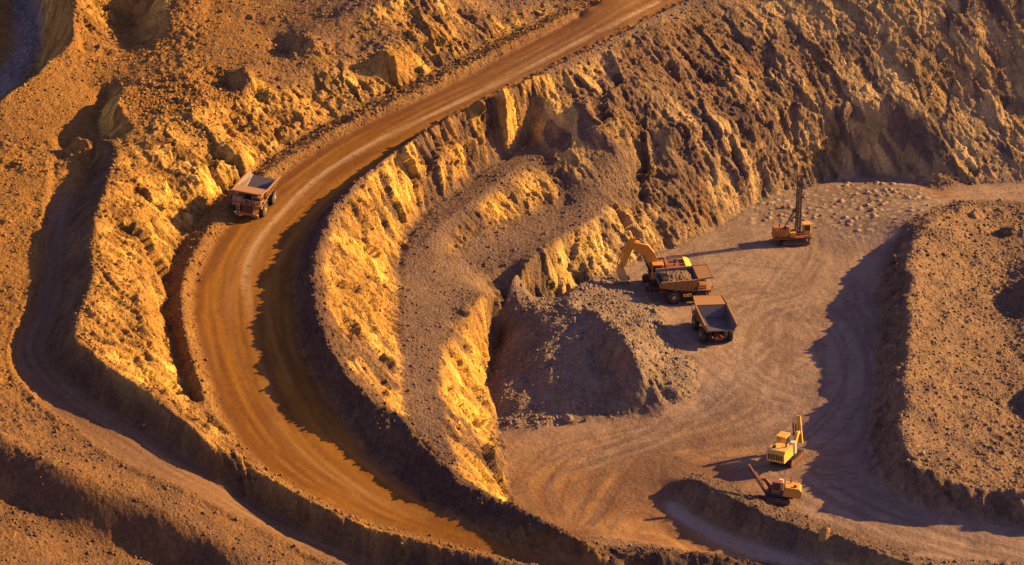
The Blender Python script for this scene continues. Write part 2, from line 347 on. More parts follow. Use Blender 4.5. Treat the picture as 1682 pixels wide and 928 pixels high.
v0, k0, e0 = blocks(*stretch(ux, uy, uz, .5), 9.5, 4); v1, k1, e1 = blocks(sx, sy, sz, 4.4, 1); v2, k2, e2 = blocks(sx, sy, sz, 2.0, 2); v3, k3, e3 = blocks(*stretch(ux, uy, uz, .5), .95, 3)
disp = .6*v0 + .55*(k0-.5) + .75*v1 + .42*(k1-.5) + 1.05*v2 + .42*(k2-.5) + 1.35*v3 + .34*(k3-.5) + .55*fbm3(tx, ty, tz, 3.2, 3, 29) + .25*fbm3(qx, qy, qz, 1.1, 2, 31) - .30*(1 - ss(0, .16, e2)) - .16*(1 - ss(0, .18, e3))
hq = hill[msk]; disp = disp*(1 - .2*hq) + hq*(3.6*fbm3(*stretch(qx, qy, qz, .34), 13, 3, 33))
DISP = np.zeros_like(Z); DISP[msk] = disp*wall[msk]*.62
BK = np.full_like(Z, .5); BK[msk] = k1*.6 + k2*.4
BV = np.zeros_like(Z); BV[msk] = (k1-.5)*.35 + (k2-.5)*.5 + (k3-.5)*.5
BE = np.ones_like(Z); BE[msk] = ss(0, .14, e2)*.5 + ss(0, .16, e3)*.5
lmR = np.zeros_like(Z)
for q_ in densify(smooth_line([P(*q) for q in R1]), .12):
    i_ = int(round((q_[0]-X0)/H_)); j_ = int(round((q_[1]-Y0)/H_))
    if 0 <= i_ < NX and 0 <= j_ < NY: lmR[j_, i_] = 1
lmR = boxblur(boxblur(lmR, 8), 8); lmR = np.clip(lmR/lmR.max()*1.6, 0, 1)
rel = .10*rock*gul + hill*1.2*fbm(XX, YY, 16, 4, 61) + lit_m*(.9*fbm(XX, YY, 9, 2, 63))
rel += rough * (.45 + .55*patch) * (1 - .6*sbench) * (.34*fbm(XX, YY, 6, 4, 71)*(1+.9*(1-slope)) + .30*fbm(XX, YY, 1.7, 4, 73, .65))
# clods and loose stones
d1, gap, ox, oy, r1, r2 = cells(XX + .3*fbm(XX,YY,1.5,2,7), YY, .8, 5)
clod = np.clip(1 - d1*1.5/(.45+.75*r1), 0, 1)**.6 * (.09+.30*r1*r1)
d1, gap, ox, oy, r1b, r2b = cells(XX, YY, 2.1, 6)
clod2 = np.clip(1 - d1*2.0/(.3+.9*r1b), 0, 1)**.6 * (.6*r1b**5)
loose = np.clip(rough * patch * (1 - .6*slope) * (1 - .75*sbench) * (1 - .6*smuck), 0, 1)
mound = np.exp(-(((XX - P(300,160,33)[0])/17)**2 + ((YY - P(300,160,33)[1])/17)**2)).astype(np.float32)
rel += loose * (clod*(1 + .8*mound) + clod2*(1 + .9*mound))
# berm crests: tipped loads in a row
rel += edge * (.62*fbm(XX, YY, 2.6, 3, 81) + .34*fbm(XX, YY, 1.0, 2, 83)) + sridge*(1.1*fbm(XX, YY, 12, 3, 85) + .26*fbm(XX, YY, 2.8, 4, 87) + 1.2*lmR*fbm(XX, YY, 5.5, 3, 88)) + smuck*(.45*fbm(XX, YY, 5, 4, 89) + .16*gul + .07*gul2 + .9*np.clip(1 - cells(XX, YY, 5.5, 12)[0]*1.3, 0, 1))
# the worn surfaces
rel += smooth * (.05*fbm(XX, YY, 7, 3, 91) + .012*ruts + .02*fbm(XX, YY, .8, 2, 93)) + sfloor*(.15*fbm(XX, YY, 3.5, 5, 95) + .006*ruts)
pocks = soft(poly_mask([P(*q) for q in [(1215,345,4.5),(1300,318,4.6),(1400,298,4.8),(1480,296,5),(1530,330,5),(1500,372,4.8),(1440,395,4.4),(1380,392,4.2),(1330,372,4.2),(1240,372,4.2)]]), 8)
d1c, gpc, oxc, oyc, r1c, r2c = cells(XX + .6*n0(3.1), YY*.8 + .6*n0(3.7), 2.0, 9, .85)
cone = np.clip(1 - d1c*2.5/(.75 + .5*r1c), 0, 1)*(.35 + .45*r1c)
rel += pocks*ss(-.35,.25,fbm(XX, YY, 5, 3, 98))*(cone*.8 + .12*fbm(XX, YY, 1.4, 3, 97))
Z = Z + rel

GX = (XX + nx_*DISP).astype(np.float32); GY = (YY + ny_*DISP).astype(np.float32); GZ = (Z + nz_*DISP).astype(np.float32)
# ------------------------------------------------------------------ colour of the ground: rock and soil tones, with bank shade painted in
def mix(a, b, t):
    a = np.asarray(a, np.float32); b = np.asarray(b, np.float32)
    return a*(1-t[..., None]) + b*t[..., None]
def line_mask(pts, r):
    m = np.zeros(XX.shape, np.float32)
    for p in densify(smooth_line([P(*q) for q in pts]), .1):
        i = int(round((p[0]-X0)/H_)); j = int(round((p[1]-Y0)/H_))
        if 0 <= i < NX and 0 <= j < NY: m[j, i] = 1
    m = boxblur(boxblur(m, r), r); return np.clip(m / (m.max()*.55 + 1e-9), 0, 1)
n1 = fbm(XX, YY, 22, 4, 101); n2 = fbm(XX, YY, 6, 4, 103); n3 = fbm(XX, YY, 1.4, 3, 105)
cr = BK; cr2 = 1 - np.abs(2*BK - 1)
soil = mix((.36,.225,.14), (.26,.165,.115), ss(-.4, .4, n2))
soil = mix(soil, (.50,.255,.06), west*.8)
soil = mix(soil, mix((.34,.19,.085), (.25,.145,.08), ss(-.3,.3,n2)), loose_m*ss(P(100,640,20)[1]+8, P(100,720,18)[1], YY))
grey = mix((.34,.235,.17), (.25,.175,.135), ss(-.4, .4, n2))
east = ss(-12, 42, XX + 6*n1)                       # browner, greyer rock towards the east side of the pit
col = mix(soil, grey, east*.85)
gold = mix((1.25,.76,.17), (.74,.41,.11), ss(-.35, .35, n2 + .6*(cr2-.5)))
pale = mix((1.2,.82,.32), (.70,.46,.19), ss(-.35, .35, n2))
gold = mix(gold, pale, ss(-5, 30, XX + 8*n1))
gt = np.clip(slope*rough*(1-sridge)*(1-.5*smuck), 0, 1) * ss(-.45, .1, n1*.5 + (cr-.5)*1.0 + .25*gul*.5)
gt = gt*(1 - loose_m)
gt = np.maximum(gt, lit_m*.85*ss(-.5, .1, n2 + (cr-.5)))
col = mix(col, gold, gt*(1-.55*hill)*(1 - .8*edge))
hb = mix((.34,.20,.125), (.22,.145,.11), ss(-.3, .3, n2 + .5*(cr-.5)))
hb = mix(hb, (.30,.26,.25), ss(P(1540,200,12)[0]-6, P(1640,200,12)[0], XX)*ss(P(1560,170,16)[1]+6, P(1560,260,8)[1], YY + 4*n1)*.8)
hstr = np.zeros_like(Z); hstr[msk] = fbm3(*stretch(ux, uy, uz, .3), 6, 3, 37)
hb = mix(hb, mix((.85,.52,.17), (.60,.36,.13), ss(-.3,.3,n3)), ss(.16, .46, hstr)*.75)
hb = mix(hb, (.42,.17,.06), ss(.25, .6, fbm(XX, YY, 9, 3, 111))*.5)
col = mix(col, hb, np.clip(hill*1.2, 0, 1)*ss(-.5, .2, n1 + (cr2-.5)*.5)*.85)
col = mix(col, mix((.41,.27,.16), (.30,.20,.135), ss(-.35,.35,n2)), sridge*.9)
mk = mix((.46,.35,.26), (.36,.27,.20), ss(-.3, .3, n2)); col = mix(col, mk, smuck*.9)
# floor, track and haul road
fl = mix((.51,.36,.265), (.36,.25,.19), ss(-1.2, 1.2, ruts*.22 + n2*1.6 + n3))
red = ss(P(1100,700,1)[1]+14, P(1000,800,0)[1]-2, YY + 6*n1) * ss(P(1330,800,1)[0], P(1150,800,0)[0], XX + 6*n1)
fl = mix(fl, mix((.50,.28,.12), (.29,.15,.08), ss(-1.2, 1.6, ruts2*.6 + .3*ruts + n2*1.2)), red*.95)
fl = mix(fl, (.48,.36,.27), ss(.6, 2.2, ruts2)*.2*(1-red))
fl = mix(fl, (.40,.19,.08), line_mask([(1430,300,4.6),(1500,306,4.8),(1545,320,5),(1570,328,5.3)], 9)*.75*ss(-.5,.5,n2+.3))
fl = mix(fl, mix((.62,.49,.39), (.48,.36,.28), ss(-.4,.4,n3)), np.clip(boxblur(pocks, 18)*1.3, 0, 1)*.7)
fl = mix(fl, mix((.66,.52,.40), (.32,.225,.165), ss(.75, .25, np.clip(cone*1.8, 0, 1))), pocks*.8)
col = mix(col, mix((.31,.21,.155), (.25,.17,.13), ss(-.3,.3,n2)), sbench*.9)
col = mix(col, (.40,.33,.30), line_mask([(-30,170,24),(10,140,24),(34,105,24),(48,60,24.6),(44,10,25),(38,-60,26)], 9)*.9)
tr = np.random.default_rng(3)
def tyre_tracks(curves, n, half, wob):
    m = np.zeros(XX.shape, np.float32)
    for c in curves:
        w = smooth_line([P(*q) for q in c])
        for k in range(n):
            o = tr.normal(0, wob); ph = tr.uniform(0, 6); am = tr.uniform(.3, 1.6)
            for a, b in zip(w[:-1], w[1:]):
                d = math.dist(a[:2], b[:2]) + 1e-9; nx, ny = -(b[1]-a[1])/d, (b[0]-a[0])/d
                for t in np.arange(0, 1, .12/max(d, .12)):
                    off = o + am*math.sin(ph + (a[0]+a[1])*.06)
                    for s in (-half, half):
                        for e in (-.3, 0, .3):
                            i = int((a[0]*(1-t)+b[0]*t + nx*(off+s+e) - X0)/H_); j = int((a[1]*(1-t)+b[1]*t + ny*(off+s+e) - Y0)/H_)
                            if 0 <= i < NX and 0 <= j < NY: m[j, i] = 1
    return boxblur(m, 1)
tk1 = tyre_tracks([[(1175,580,3),(1260,650,2),(1180,700,1.2),(1040,740,.4),(900,780,0),(900,850,0)], [(1150,500,4.6),(1260,480,4.2),(1360,540,3.6),(1380,640,2.4),(1300,720,1.6),(1150,760,.6),(1030,830,-.1)],
                   [(1310,420,4.2),(1260,500,4),(1250,600,3),(1180,680,1.4),(1000,720,.3)], [(1300,780,1.3),(1380,830,1),(1500,880,.6),(1680,930,.3)], [(1330,760,1.5),(1420,740,2),(1430,620,3),(1400,480,4)], [(1160,740,1),(1050,790,.2),(980,870,-.1)]], 3, 2.2, 2.4)
tk2 = tyre_tracks([[(1290,330,4.5),(1400,350,4.4),(1560,325,5),(1680,318,5)], [(1100,430,4.5),(1200,430,4.3),(1310,440,4.2)], [(1240,560,3.4),(1120,700,.9),(950,760,0)], [(1320,660,2.4),(1220,610,3),(1230,520,3.8),(1330,480,4.1)]], 2, 1.9, 1.5)
fl = mix(fl, (.27,.175,.125), tk1*.55); fl = mix(fl, (.58,.44,.33), tk2*.4)
col = mix(col, fl, sfloor)
tk = mix((.37,.22,.13), (.29,.165,.095), ss(-1.3, 1.3, ruts + n2)); tm = [((a[0]+b[0])/2, (a[1]+b[1])/2, (a[2]+b[2])/2) for a, b in zip(TRI, TRO)]
tk3 = tyre_tracks([tm[1:]], 3, 1.6, 2.0); tk = mix(tk, (.19,.11,.07), tk3*.55); tk = mix(tk, (.43,.28,.17), tyre_tracks([tm[1:]], 2, 1.9, 2.4)*.4)
col = mix(col, tk, strack)
rd = mix((.47,.212,.035), (.32,.135,.03), ss(-1.3, 1.3, ruts + .8*n2))
rd = mix(rd, (.52,.26,.08), ss(.5, 2.0, ruts2)*.55)
upper = ss(P(560,240,27)[1], P(900,80,32)[1], YY)
rd = mix(rd, mix((.44,.245,.12), (.33,.175,.085), ss(-1,1,ruts)), upper*.75)
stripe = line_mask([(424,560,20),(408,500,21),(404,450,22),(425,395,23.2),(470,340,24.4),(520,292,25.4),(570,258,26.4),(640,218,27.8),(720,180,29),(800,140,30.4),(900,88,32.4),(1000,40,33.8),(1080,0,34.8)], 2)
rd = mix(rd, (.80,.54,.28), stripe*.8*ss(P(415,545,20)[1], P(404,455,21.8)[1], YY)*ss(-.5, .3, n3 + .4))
stripe2 = line_mask([(700,850,7),(620,815,9.4),(540,770,12),(490,735,14),(450,680,16.2),(432,620,18.4)], 3)
rd = mix(rd, (.60,.33,.11), stripe2*.4)
mid = [((a[0]+b[0])/2, (a[1]+b[1])/2, (a[2]+b[2])/2) for a, b in zip(L[1:24], RR[1:24])]
rt1 = tyre_tracks([mid], 4, 2.1, 3.2); rt2 = tyre_tracks([[q for q in mid[8:16]], mid[2:10]], 2, 2.0, 4)
rd = mix(rd, (.23,.095,.03), rt1*.4); rd = mix(rd, (.60,.31,.09), rt2*.35)
dmp = line_mask([(450,690,15.8),(470,660,16.8),(490,650,17)], 10)
rd = mix(rd, (.26,.10,.025), dmp*.35*ss(-.4,.4,n2))
# darker loose strip where the grader leaves the edge
el = line_mask([(x+7, y+3, z) for x, y, z in L[1:-1]], 3); er = line_mask([(x-4, y+1, z) for x, y, z in RR[1:-1]], 3)
rd = mix(rd, (.27,.11,.035), np.clip(el*.75 + er*.6, 0, 1))
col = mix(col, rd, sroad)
col = mix(col, mix((.20,.125,.085), (.14,.09,.07), ss(-.3,.3,n2)), np.clip(srb*1.3, 0, 1)*.9*(1-sroad))  # shade of the right berm deepened by painting its soil darker
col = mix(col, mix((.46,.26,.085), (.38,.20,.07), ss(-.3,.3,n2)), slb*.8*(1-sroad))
col = mix(col, (.22,.145,.11), soft(bb_m, 3)*.8)  # low berm painted darker so its shaded wall reads deep
col = mix(col, (.62,.48,.36), line_mask([(1104,828,-.1),(1112,838,-.2),(1138,858,-.6),(1200,890,-.8),(1290,924,-1),(1360,950,-1)], 5)*.8)
outer_shade = soft(poly_mask(wl(TRI) + wl(BL)[90:][::-1] + wl(H)[::-1]), 3)
col = mix(col, mix((.21,.13,.09), (.15,.10,.075), ss(-.3,.3,n2)), outer_shade*.85*(1-sroad))  # shade on the outer slope painted into its soil colour
# stone to stone variation
stones = np.clip(clod*4, 0, 1)*loose
col = col * (1 + (.16*n3 + .10*n2 + .30*(r1-.5)*np.clip(stones,0,1) + .22*(r1b-.5)*ss(.02,.12,clod2)*loose)[..., None]*np.clip(rough+.35,0,1)[..., None])
col *= (.72 + .28*BE)[..., None]
col *= (1 + .55*BV*np.clip(wall*1.6, 0, 1)*(1-sroad))[..., None]
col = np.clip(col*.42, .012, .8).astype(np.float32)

# ------------------------------------------------------------------ materials
def base_mat(name, rough_=.9):
    m = bpy.data.materials.new(name); m.use_nodes = True
    b = m.node_tree.nodes['Principled BSDF']; b.inputs['Roughness'].default_value = rough_
    b.inputs['Specular IOR Level'].default_value = .15
    return m, m.node_tree, b
def earth_mat(name, scale, bump, var):
    m, nt, b = base_mat(name, .95); b.inputs['Specular IOR Level'].default_value = .05
    N = nt.nodes.new; K = nt.links.new
    at = N('ShaderNodeAttribute'); at.attribute_name = 'soil'
    tc = N('ShaderNodeNewGeometry')
    no = N('ShaderNodeTexNoise'); no.inputs['Scale'].default_value = scale; no.inputs['Detail'].default_value = 6; no.inputs['Roughness'].default_value = .65
    vo = N('ShaderNodeTexVoronoi'); vo.inputs['Scale'].default_value = scale*1.3
    K(tc.outputs['Position'], no.inputs['Vector']); K(tc.outputs['Position'], vo.inputs['Vector'])
    mr = N('ShaderNodeMapRange'); mr.inputs[1].default_value = .25; mr.inputs[2].default_value = .75; mr.inputs[3].default_value = 1-var; mr.inputs[4].default_value = 1+var
    K(no.outputs['Fac'], mr.inputs[0])
    mx = N('ShaderNodeMix'); mx.data_type = 'RGBA'; mx.blend_type = 'MULTIPLY'; mx.inputs[0].default_value = 1
    K(at.outputs['Color'], mx.inputs[6]); K(mr.outputs[0], mx.inputs[7]); K(mx.outputs[2], b.inputs['Base Color'])
    ad = N('ShaderNodeMath'); ad.operation = 'SUBTRACT'; K(no.outputs['Fac'], ad.inputs[0])
    ml = N('ShaderNodeMath'); ml.operation = 'MULTIPLY'; ml.inputs[1].default_value = .35; K(vo.outputs['Distance'], ml.inputs[0]); K(ml.outputs[0], ad.inputs[1])
    bp = N('ShaderNodeBump'); bp.inputs['Strength'].default_value = 1; bp.inputs['Distance'].default_value = bump
    K(ad.outputs[0], bp.inputs['Height']); K(bp.outputs[0], b.inputs['Normal'])
    return m
M_ROAD = earth_mat('packed_ochre_dirt', 1.6, .035, .16)
M_FLOOR = earth_mat('packed_grey_dirt', 1.3, .14, .24)
M_ROCK = earth_mat('broken_rock', 1.5, .55, .38)

# ------------------------------------------------------------------ the ground as one continuous sheet, named region by region
def outer(a0, sgn, n=34):
    out = []; d = .5; p = a0
    for k in range(n):
        p += sgn*d; out.append(p); d *= 1.26
    return out
left = outer(xs[0], -1)[::-1]; right = outer(xs[-1], 1); low = outer(ys[0], -1)[::-1]; high = outer(ys[-1], 1)
ax = np.array(left + list(xs) + right); ay = np.array(low + list(ys) + high)
MX, MY = len(ax), len(ay); ol, ob = len(left), len(low)
def extend(a): return np.pad(a, ((ob, len(high)), (ol, len(right))), mode='edge')
AX, AY = np.meshgrid(ax, ay)
PX, PY = AX.copy(), AY.copy(); PX[ob:ob+NY, ol:ol+NX] = GX; PY[ob:ob+NY, ol:ol+NX] = GY
dist = np.sqrt(np.maximum(np.maximum(X0-AX, AX-X1), 0)**2 + np.maximum(np.maximum(Y0-AY, AY-Y1), 0)**2)
AZ = extend(GZ).astype(np.float64); far = ss(4, 120, dist)
AZ = AZ*(1-far) + far*(12 + 0*AX) + np.minimum(dist*.05, 5)*fbm(AX, AY, 38, 4, 131)*ss(2, 40, dist)
AZ[:, :] += ss(200, 1500, dist)*(AY > Y1)*40*ss(-.2, .6, fbm(AX, AY, 900, 3, 133))
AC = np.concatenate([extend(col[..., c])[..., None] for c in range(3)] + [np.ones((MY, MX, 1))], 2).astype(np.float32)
reg = np.zeros((NY, NX), np.int8)                               # 0 hillside
reg[ridge_m] = 5; reg[muck_m] = 4; reg[floor_m] = 3; reg[bb_m | rb_m | lb_m] = 6; reg[track_m] = 2; reg[road_m] = 1
areg = extend(reg)[:-1, :-1]
vid = np.arange(MX*MY).reshape(MY, MX)
quads = np.stack([vid[:-1, :-1], vid[:-1, 1:], vid[1:, 1:], vid[1:, :-1]], -1)
verts = np.stack([PX, PY, AZ], -1).reshape(-1, 3).astype(np.float32); vcol = AC.reshape(-1, 4)
def grid_object(name, q, mat):
    used, inv = np.unique(q.ravel(), return_inverse=True)
    me = bpy.data.meshes.new(name); n = len(q)
    me.vertices.add(len(used)); me.vertices.foreach_set('co', verts[used].ravel())
    me.loops.add(n*4); me.loops.foreach_set('vertex_index', inv.astype(np.int32).ravel())
    me.polygons.add(n); me.polygons.foreach_set('loop_start', np.arange(0, n*4, 4, dtype=np.int32))
    me.update(calc_edges=True)
    at = me.color_attributes.new('soil', 'FLOAT_COLOR', 'POINT'); at.data.foreach_set('color', vcol[used].ravel())
    me.materials.append(mat)
    o = bpy.data.objects.new(name, me); C.objects.link(o); o['kind'] = 'structure'
    return o
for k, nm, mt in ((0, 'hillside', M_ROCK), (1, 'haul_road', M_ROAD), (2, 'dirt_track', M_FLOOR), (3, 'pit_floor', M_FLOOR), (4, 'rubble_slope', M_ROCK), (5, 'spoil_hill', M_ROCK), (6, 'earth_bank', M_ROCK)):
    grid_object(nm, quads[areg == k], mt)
def ground_z(x, y):
    i = int(np.clip((x-X0)/H_, 0, NX-1)); j = int(np.clip((y-Y0)/H_, 0, NY-1)); return float(Z[j, i])
def smooth_z(x, y):
    i = int(np.clip((x-X0)/H_, 0, NX-1)); j = int(np.clip((y-Y0)/H_, 0, NY-1)); return float(Z[max(j-5,0):j+6, max(i-5,0):i+6].mean())
def on_ground(px, py):
    """the ground point seen along a sight line of the survey"""
    z = 40.0
    prev = None
    while z > -4:
        x, y, _ = sight(px, py, z)
        if ground_z(x, y) >= z: return x, y, smooth_z(x, y)
        z -= .1
    return x, y, z
# ------------------------------------------------------------------ paints and metals of the machines
def paint(name, colr, dusty=.45, rough_=.55, metal=0):
    m, nt, b = base_mat(name, rough_); N = nt.nodes.new; K = nt.links.new
    b.inputs['Metallic'].default_value = metal; b.inputs['Specular IOR Level'].default_value = .35
    tc = N('ShaderNodeTexCoord')
    a = N('ShaderNodeTexNoise'); a.inputs['Scale'].default_value = 1.1; a.inputs['Detail'].default_value = 7; a.inputs['Roughness'].default_value = .7
    K(tc.outputs['Object'], a.inputs['Vector'])
    rp = N('ShaderNodeMapRange'); rp.inputs[1].default_value = .68 - .45*dusty; rp.inputs[2].default_value = .8 - .2*dusty
    K(a.outputs['Fac'], rp.inputs[0])
    mx = N('ShaderNodeMix'); mx.data_type = 'RGBA'; mx.inputs[6].default_value = (*colr, 1); mx.inputs[7].default_value = (.20, .12, .055, 1)
    ml = N('ShaderNodeMath'); ml.operation = 'MULTIPLY'; ml.inputs[1].default_value = .75; K(rp.outputs[0], ml.inputs[0])
    K(ml.outputs[0], mx.inputs[0]); K(mx.outputs[2], b.inputs['Base Color'])
    return m
YEL = paint('dusty_yellow_paint', (.50, .27, .04), .35)
TRK = paint('dusty_truck_paint', (.26, .115, .03), .5)
BED = paint('dusty_body_paint', (.25, .13, .04), .5)
ORG = paint('dusty_orange_paint', (.36, .125, .02), .45)
BRIGHT = paint('clean_yellow_paint', (.72, .47, .03), .08)
PALE = paint('worn_tan_paint', (.46, .27, .10), .5)
STEEL = paint('scraped_grey_steel', (.075, .066, .075), .2, .5, .1)
PYEL = paint('faded_yellow_paint', (.58, .33, .05), .45)
EXO = paint('excavator_paint', (.46, .19, .02), .35)
MAST = paint('dusty_brown_steel', (.10, .055, .03), .4)
DARK = paint('dark_greasy_steel', (.035, .03, .03), .25, .5)
RUB = paint('black_rubber', (.022, .02, .02), .3, .85)
REDB = paint('red_brown_steel', (.17, .05, .022), .35)
WHT = paint('dirty_white_paint', (.52, .45, .36), .3)
GLS, _nt, _b = base_mat('tinted_window_glass', .08); _b.inputs['Base Color'].default_value = (.02, .025, .03, 1); _b.inputs['Specular IOR Level'].default_value = .6
LMP, _nt, _b = base_mat('lamp_glass', .15); _b.inputs['Base Color'].default_value = (.7, .66, .55, 1)

class MB:
    """collects shapes for ONE mesh object"""
    def __init__(s): s.bm = bmesh.new()
    def box(s, c, d, rot=None, bev=0.0):
        r = bmesh.ops.create_cube(s.bm, size=1); vs = r['verts']
        bmesh.ops.scale(s.bm, vec=d, verts=vs)
        if bev:
            es = list({e for v in vs for e in v.link_edges}); q = bmesh.ops.bevel(s.bm, geom=es, offset=bev, segments=1, affect='EDGES'); vs = list({v for f in q['faces'] for v in f.verts} | {v for v in vs if v.is_valid})
        M_ = Matrix.Translation(c) @ (rot.to_4x4() if rot else Matrix())
        bmesh.ops.transform(s.bm, matrix=M_, verts=vs); return s
    def bar(s, a, b, w, h=None):
        a = Vector(a); b = Vector(b); d = b - a
        q = d.to_track_quat('X', 'Z').to_matrix(); return s.box((a+b)/2, (d.length, w, h or w), q)
    def cyl(s, a, b, r, seg=12, r2=None):
        a = Vector(a); b = Vector(b); d = b - a
        q = bmesh.ops.create_cone(s.bm, cap_ends=True, segments=seg, radius1=r, radius2=r if r2 is None else r2, depth=d.length)
        bmesh.ops.transform(s.bm, matrix=Matrix.Translation((a+b)/2) @ d.to_track_quat('Z', 'Y').to_matrix().to_4x4(), verts=q['verts']); return s
    def prism(s, prof, y0, y1, taper=None):
        """a side outline (x, z) given its width from y0 to y1"""
        A = [s.bm.verts.new((x, y0, z)) for x, z in prof]; B = [s.bm.verts.new((x, y1, z)) for x, z in prof]; n = len(prof)
        s.bm.faces.new(A); s.bm.faces.new(B[::-1])
        for k in range(n): s.bm.faces.new((A[k], B[k], B[(k+1) % n], A[(k+1) % n])[::-1])
        return s
    def quadplate(s, p, t):
        """a plate of thickness t on four corners"""
        p = [Vector(q) for q in p]; n = (p[1]-p[0]).cross(p[3]-p[0]).normalized()*t
        A = [s.bm.verts.new(q) for q in p]; B = [s.bm.verts.new(q + n) for q in p]
        s.bm.faces.new(A[::-1]); s.bm.faces.new(B)
        for k in range(4): s.bm.faces.new((A[k], A[(k+1) % 4], B[(k+1) % 4], B[k]))
        return s
    def lathe_y(s, c, prof, seg=24):
        """rings (y, r) about an axis along y"""
        c = Vector(c); rings = []
        for y, r in prof: rings.append([s.bm.verts.new(c + Vector((r*math.cos(t*2*math.pi/seg), y, r*math.sin(t*2*math.pi/seg)))) for t in range(seg)])
        for a, b in zip(rings[:-1], rings[1:]):
            for k in range(seg): s.bm.faces.new((a[k], a[(k+1) % seg], b[(k+1) % seg], b[k]))
        s.bm.faces.new(rings[0]); s.bm.faces.new(rings[-1][::-1]); return s
    def build(s, name, mat, parent=None, label=None):
        bmesh.ops.recalc_face_normals(s.bm, faces=s.bm.faces[:])
        me = bpy.data.meshes.new(name); s.bm.to_mesh(me); s.bm.free(); me.materials.append(mat)
        o = bpy.data.objects.new(name, me); C.objects.link(o); o.parent = parent
        if label: o['label'] = label
        return o
def thing(name, label, cat, group=None):
    o = bpy.data.objects.new(name, None); o.empty_display_size = .5; C.objects.link(o)
    o['label'] = label; o['category'] = cat
    if group: o['group'] = group
    return o
def copy_tree(o, parent=None):
    c = o.copy(); C.objects.link(c)
    if parent: c.parent = parent; c.matrix_parent_inverse = o.matrix_parent_inverse
    for ch in list(o.children): copy_tree(ch, c)
    return c
def stand(o, px, py, heading, sink=.05, span=(3.2, 2.6), level=0):
    """set a machine on the ground, tilted as the ground is"""
    x, y, z = on_ground(px, py)
    h = Vector((math.cos(R(heading)), math.sin(R(heading)), 0)); s = Vector((-h.y, h.x, 0))
    q = lambda v, d: smooth_z(x + v.x*d, y + v.y*d)
    f = Vector((h.x*2*span[0], h.y*2*span[0], q(h, span[0]) - q(h, -span[0]))).normalized()
    l = Vector((s.x*2*span[1], s.y*2*span[1], q(s, span[1]) - q(s, -span[1]))).normalized()
    n = f.cross(l).normalized().lerp(Vector((0, 0, 1)), level).normalized(); f = (f - n*f.dot(n)).normalized(); l = n.cross(f)
    zz = (q(h, span[0]) + q(h, -span[0]) + q(s, span[1]) + q(s, -span[1])) / 4
    o.rotation_euler = Matrix((f, l, n)).transposed().to_euler(); o.location = (x, y, zz - sink)
    return o
def railing(mb, pts, h=1.0, t=.05):
    for a, b in zip(pts[:-1], pts[1:]):
        a = Vector(a); b = Vector(b); U = Vector((0, 0, h))
        mb.bar(a+U, b+U, t); mb.bar(a+U*.5, b+U*.5, t*.8)
        n = max(1, int((b-a).length/1.1))
        for k in range(n+1): q = a.lerp(b, k/n); mb.bar(q, q+U, t)
    return mb

# ------------------------------------------------------------------ haul truck
def wheel(parent, x, y, side, r=1.52, w=.95):
    t = MB(); p = [(-w/2, r*.60), (-w/2, r*.86), (-w*.42, r*.97), (-w*.3, r), (w*.3, r), (w*.42, r*.97), (w/2, r*.86), (w/2, r*.60)]
    t.lathe_y((x, y, r), p, 28)
    for k in range(28):
        a = k*2*math.pi/28
        for sg in (-1, 1):
            t.box((x + math.cos(a)*r*1.0, y + sg*w*.25, r + math.sin(a)*r*1.0), (.10, w*.42, .10), Matrix.Rotation(-a, 3, 'Y'))
    tyre = t.build('wheel', RUB, parent)
    m = MB(); o = side*w/2
    q = [(o - side*.16, r*.59), (o - side*.03, r*.61), (o + side*.02, r*.56), (o - side*.10, r*.50), (o - side*.14, r*.30), (o + side*.04, r*.27), (o + side*.10, r*.15)]
    m.lathe_y((x, y, r), q if side > 0 else q, 24)
    for k in range(10):
        a = k*.628; m.cyl((x + math.cos(a)*r*.40, y + o - side*.14, r + math.sin(a)*r*.40), (x + math.cos(a)*r*.40, y + o - side*.04, r + math.sin(a)*r*.40), .045, 6)
    m.build('rim', PALE, tyre)
